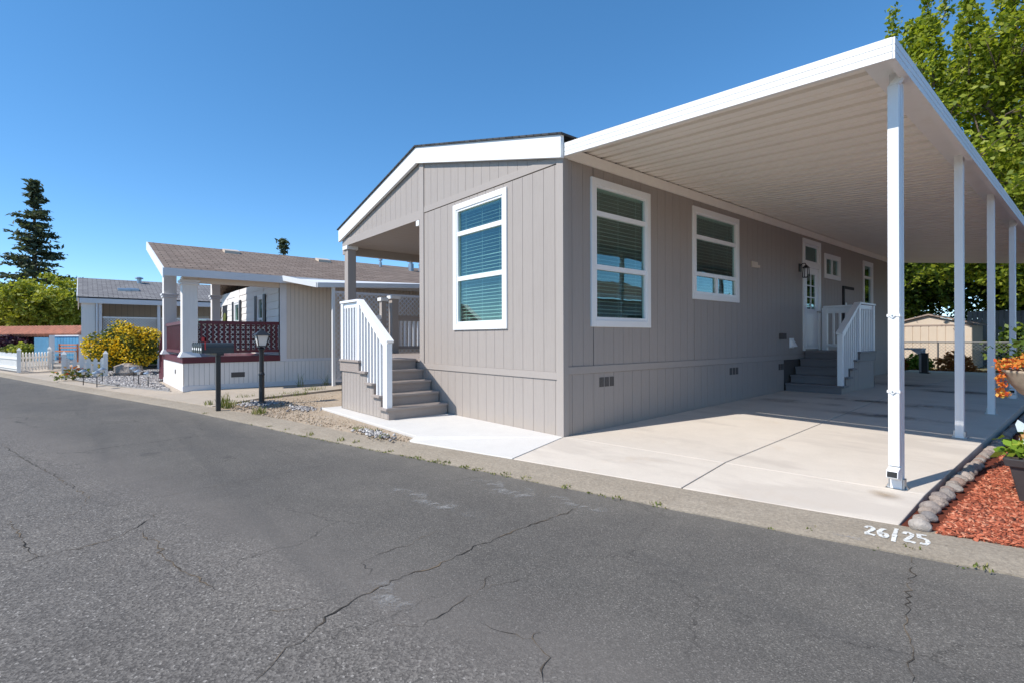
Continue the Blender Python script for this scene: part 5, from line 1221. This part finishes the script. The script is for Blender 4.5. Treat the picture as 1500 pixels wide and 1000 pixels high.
for x, y in ((x0+.05,y0+.05),(x1-.05,y0+.05),(x0+.05,y1-.05),(x1-.05,y1-.05)):
    m = MB(); m.box(x-.04,x+.04,y-.03,y+.03,zf,.83); m.build('leg', M['tableplastic'], pt)
ub = thing('post_stand', 'short black square stand beside the grey plastic table', 'stand'); m = MB(); m.box(.64,.78,14.45,14.60,zf,.72).box(.60,.82,14.41,14.64,zf,zf+.03).box(.63,.79,14.44,14.61,.72,.745); m.build('stand', M['black'], ub)
m = MB(); m.box(.655,.765,14.60,14.605,.3,.6); m.build('panel', M['plastic'], ub)
for k, (x, y, r_, mt, lb) in enumerate(((1.0,17.2,.5,'orange','dry orange shrub in front of the cream shed'),(.0,17.35,.42,'green','bright green strappy plant behind the grey table'),(-.6,17.2,.4,'orange','dry orange shrub beside the chain link fence post'),(2.35,18.6,.75,'leafdark','leafy green shrub behind the chain link fence near the last posts'))):
    bush('shrub', lb, (x,y,.08), (r_,r_*.6,r_*.62 if mt != 'leafdark' else .75), 900, .07 if mt != 'leafdark' else .11, mt)
P = [(random.uniform(-3,6), random.uniform(16.3,18.4), .10) for _ in range(1500)]
tag(scatter_boxes('leaf_litter', P, .07, M['orange'], .2, 1.6, kind='stuff'), 'dry fallen leaves on the soil behind the slab', 'leaf litter')

# ------------------------------------------------------------------ planters in the mulch bed
pl = thing('planter_box', 'dark tapered plastic planter standing in the red mulch', 'planter'); c = (4.06,.98); zb = -.045
def sq(h, z): return [(c[0]-h,c[1]-h,z),(c[0]+h,c[1]-h,z),(c[0]+h,c[1]+h,z),(c[0]-h,c[1]+h,z)]
m = MB(); m.hexa(sq(.16,zb), sq(.225,zb+.34)); m.build('pot', M['plastic'], pl, bevel=.01)
m = MB(); m.hexa(sq(.235,zb+.29), sq(.25,zb+.35)); m.build('rim', M['plastic'], pl, bevel=.006)
m = MB(); m.hexa(sq(.20,zb+.345), sq(.2,zb+.356)); m.build('soil', M['soil'], pl)
leaves('foliage', [(c[0]+random.gauss(-.06,.10), c[1]+random.gauss(-.04,.10), zb+.365+abs(random.gauss(0,.05))) for _ in range(420)], .045, M['green'], pl, droop=-.3)
leaves('flowers', [(c[0]-.12+random.gauss(0,.02), c[1]-.05+random.gauss(0,.02), zb+.49+random.gauss(0,.015)) for _ in range(30)], .03, M['orange'], pl, droop=-.5)
bw = thing('succulent_bowl', 'stone bowl of red and orange succulents on a pedestal', 'planter'); c = (4.0,1.62); zr = .92
m = MB(); m.lathe((c[0],c[1],-.05),[(.17,0),(.17,.06),(.09,.10),(.08,.68),(.12,.74)],12); m.build('pedestal', M['bowl'], bw)
m = MB(); m.lathe((c[0],c[1],zr-.24),[(.10,0),(.18,.05),(.24,.13),(.28,.22),(.295,.24),(.27,.245),(.24,.20)],20); m.build('bowl', M['bowl'], bw, smooth=True)
SP = []
for i in range(150):
    a_ = random.uniform(0,6.28); q = math.sqrt(random.random())*.29; hz = zr+.015+.11*(1-(q/.33)**2)*random.uniform(.4,1.1); s_ = random.uniform(.018,.03)
    for _ in range(26): SP.append((c[0]+q*math.cos(a_)+random.gauss(0,s_), c[1]+q*math.sin(a_)+random.gauss(0,s_), hz+random.gauss(0,s_*.6)))
for k in range(14):
    t_ = k/13; bx, by, bz = c[0]-.275+.02*math.sin(k), c[1]-.10-.03*t_, zr-.02-.17*t_
    for _ in range(6): SP.append((bx+random.gauss(0,.014), by+random.gauss(0,.014), bz+random.gauss(0,.012)))
for _ in range(45): SP.append((c[0]-.265+random.gauss(0,.02), c[1]-.13+random.gauss(0,.024), zr-.20+random.gauss(0,.016)))
leaves('succulents', SP, .023, M['succ'], bw, droop=-.5, elong=1.5, kind='stuff')
leaves('foliage', [(c[0]+random.gauss(.04,.13), c[1]+random.gauss(.14,.10), zr+.10+abs(random.gauss(0,.09))) for _ in range(700)], .035, M['leafdark'], bw, droop=-.4)
bf = thing('garden_ornament', 'pale metal butterfly on a stake behind the dark planter', 'ornament'); c = (3.95,1.30); zc = .40
M['wing'] = m_paint('pale_wing', (.55,.62,.64), .3, .15, 12)
m = MB(); m.tube([(c[0],c[1],-.05),(c[0],c[1],zc)],.004,6); m.build('stake', M['wire'], bf)
for s in (-1, 1):
    for (pts_) in ([(0,.02),(.05,.09),(.11,.13),(.125,.09),(.11,.03),(.05,.0)],[(0,-.01),(.05,-.005),(.10,-.01),(.105,-.06),(.07,-.10),(.03,-.07)]):
        V = [(c[0]+s*u, c[1]+.05*abs(u)/.1*.6, zc+w_) for u, w_ in pts_]; m = MB(); m.hexa(V, [(x, y+.004, z) for x, y, z in V]); wg = m.build('wing', M['wing'], bf); fix_normals([wg])
m = MB(); m.tube([(c[0],c[1]-.005,zc-.06),(c[0],c[1]-.005,zc+.06)],[.006,.009],8); m.build('body', M['black'], bf)

# ------------------------------------------------------------------ put every thing's origin at its base
bpy.context.view_layer.update()
for o in [o for o in COL.objects if o.type == 'EMPTY' and o.parent is None and o.location.length < 1e-6]:
    pts = [c.matrix_world @ Vector(q) for c in o.children_recursive if c.type == 'MESH' for q in c.bound_box]
    if not pts: continue
    b = Vector(((min(p.x for p in pts)+max(p.x for p in pts))/2, (min(p.y for p in pts)+max(p.y for p in pts))/2, min(p.z for p in pts)))
    o.location = b
    for c in o.children: c.location = c.location - b
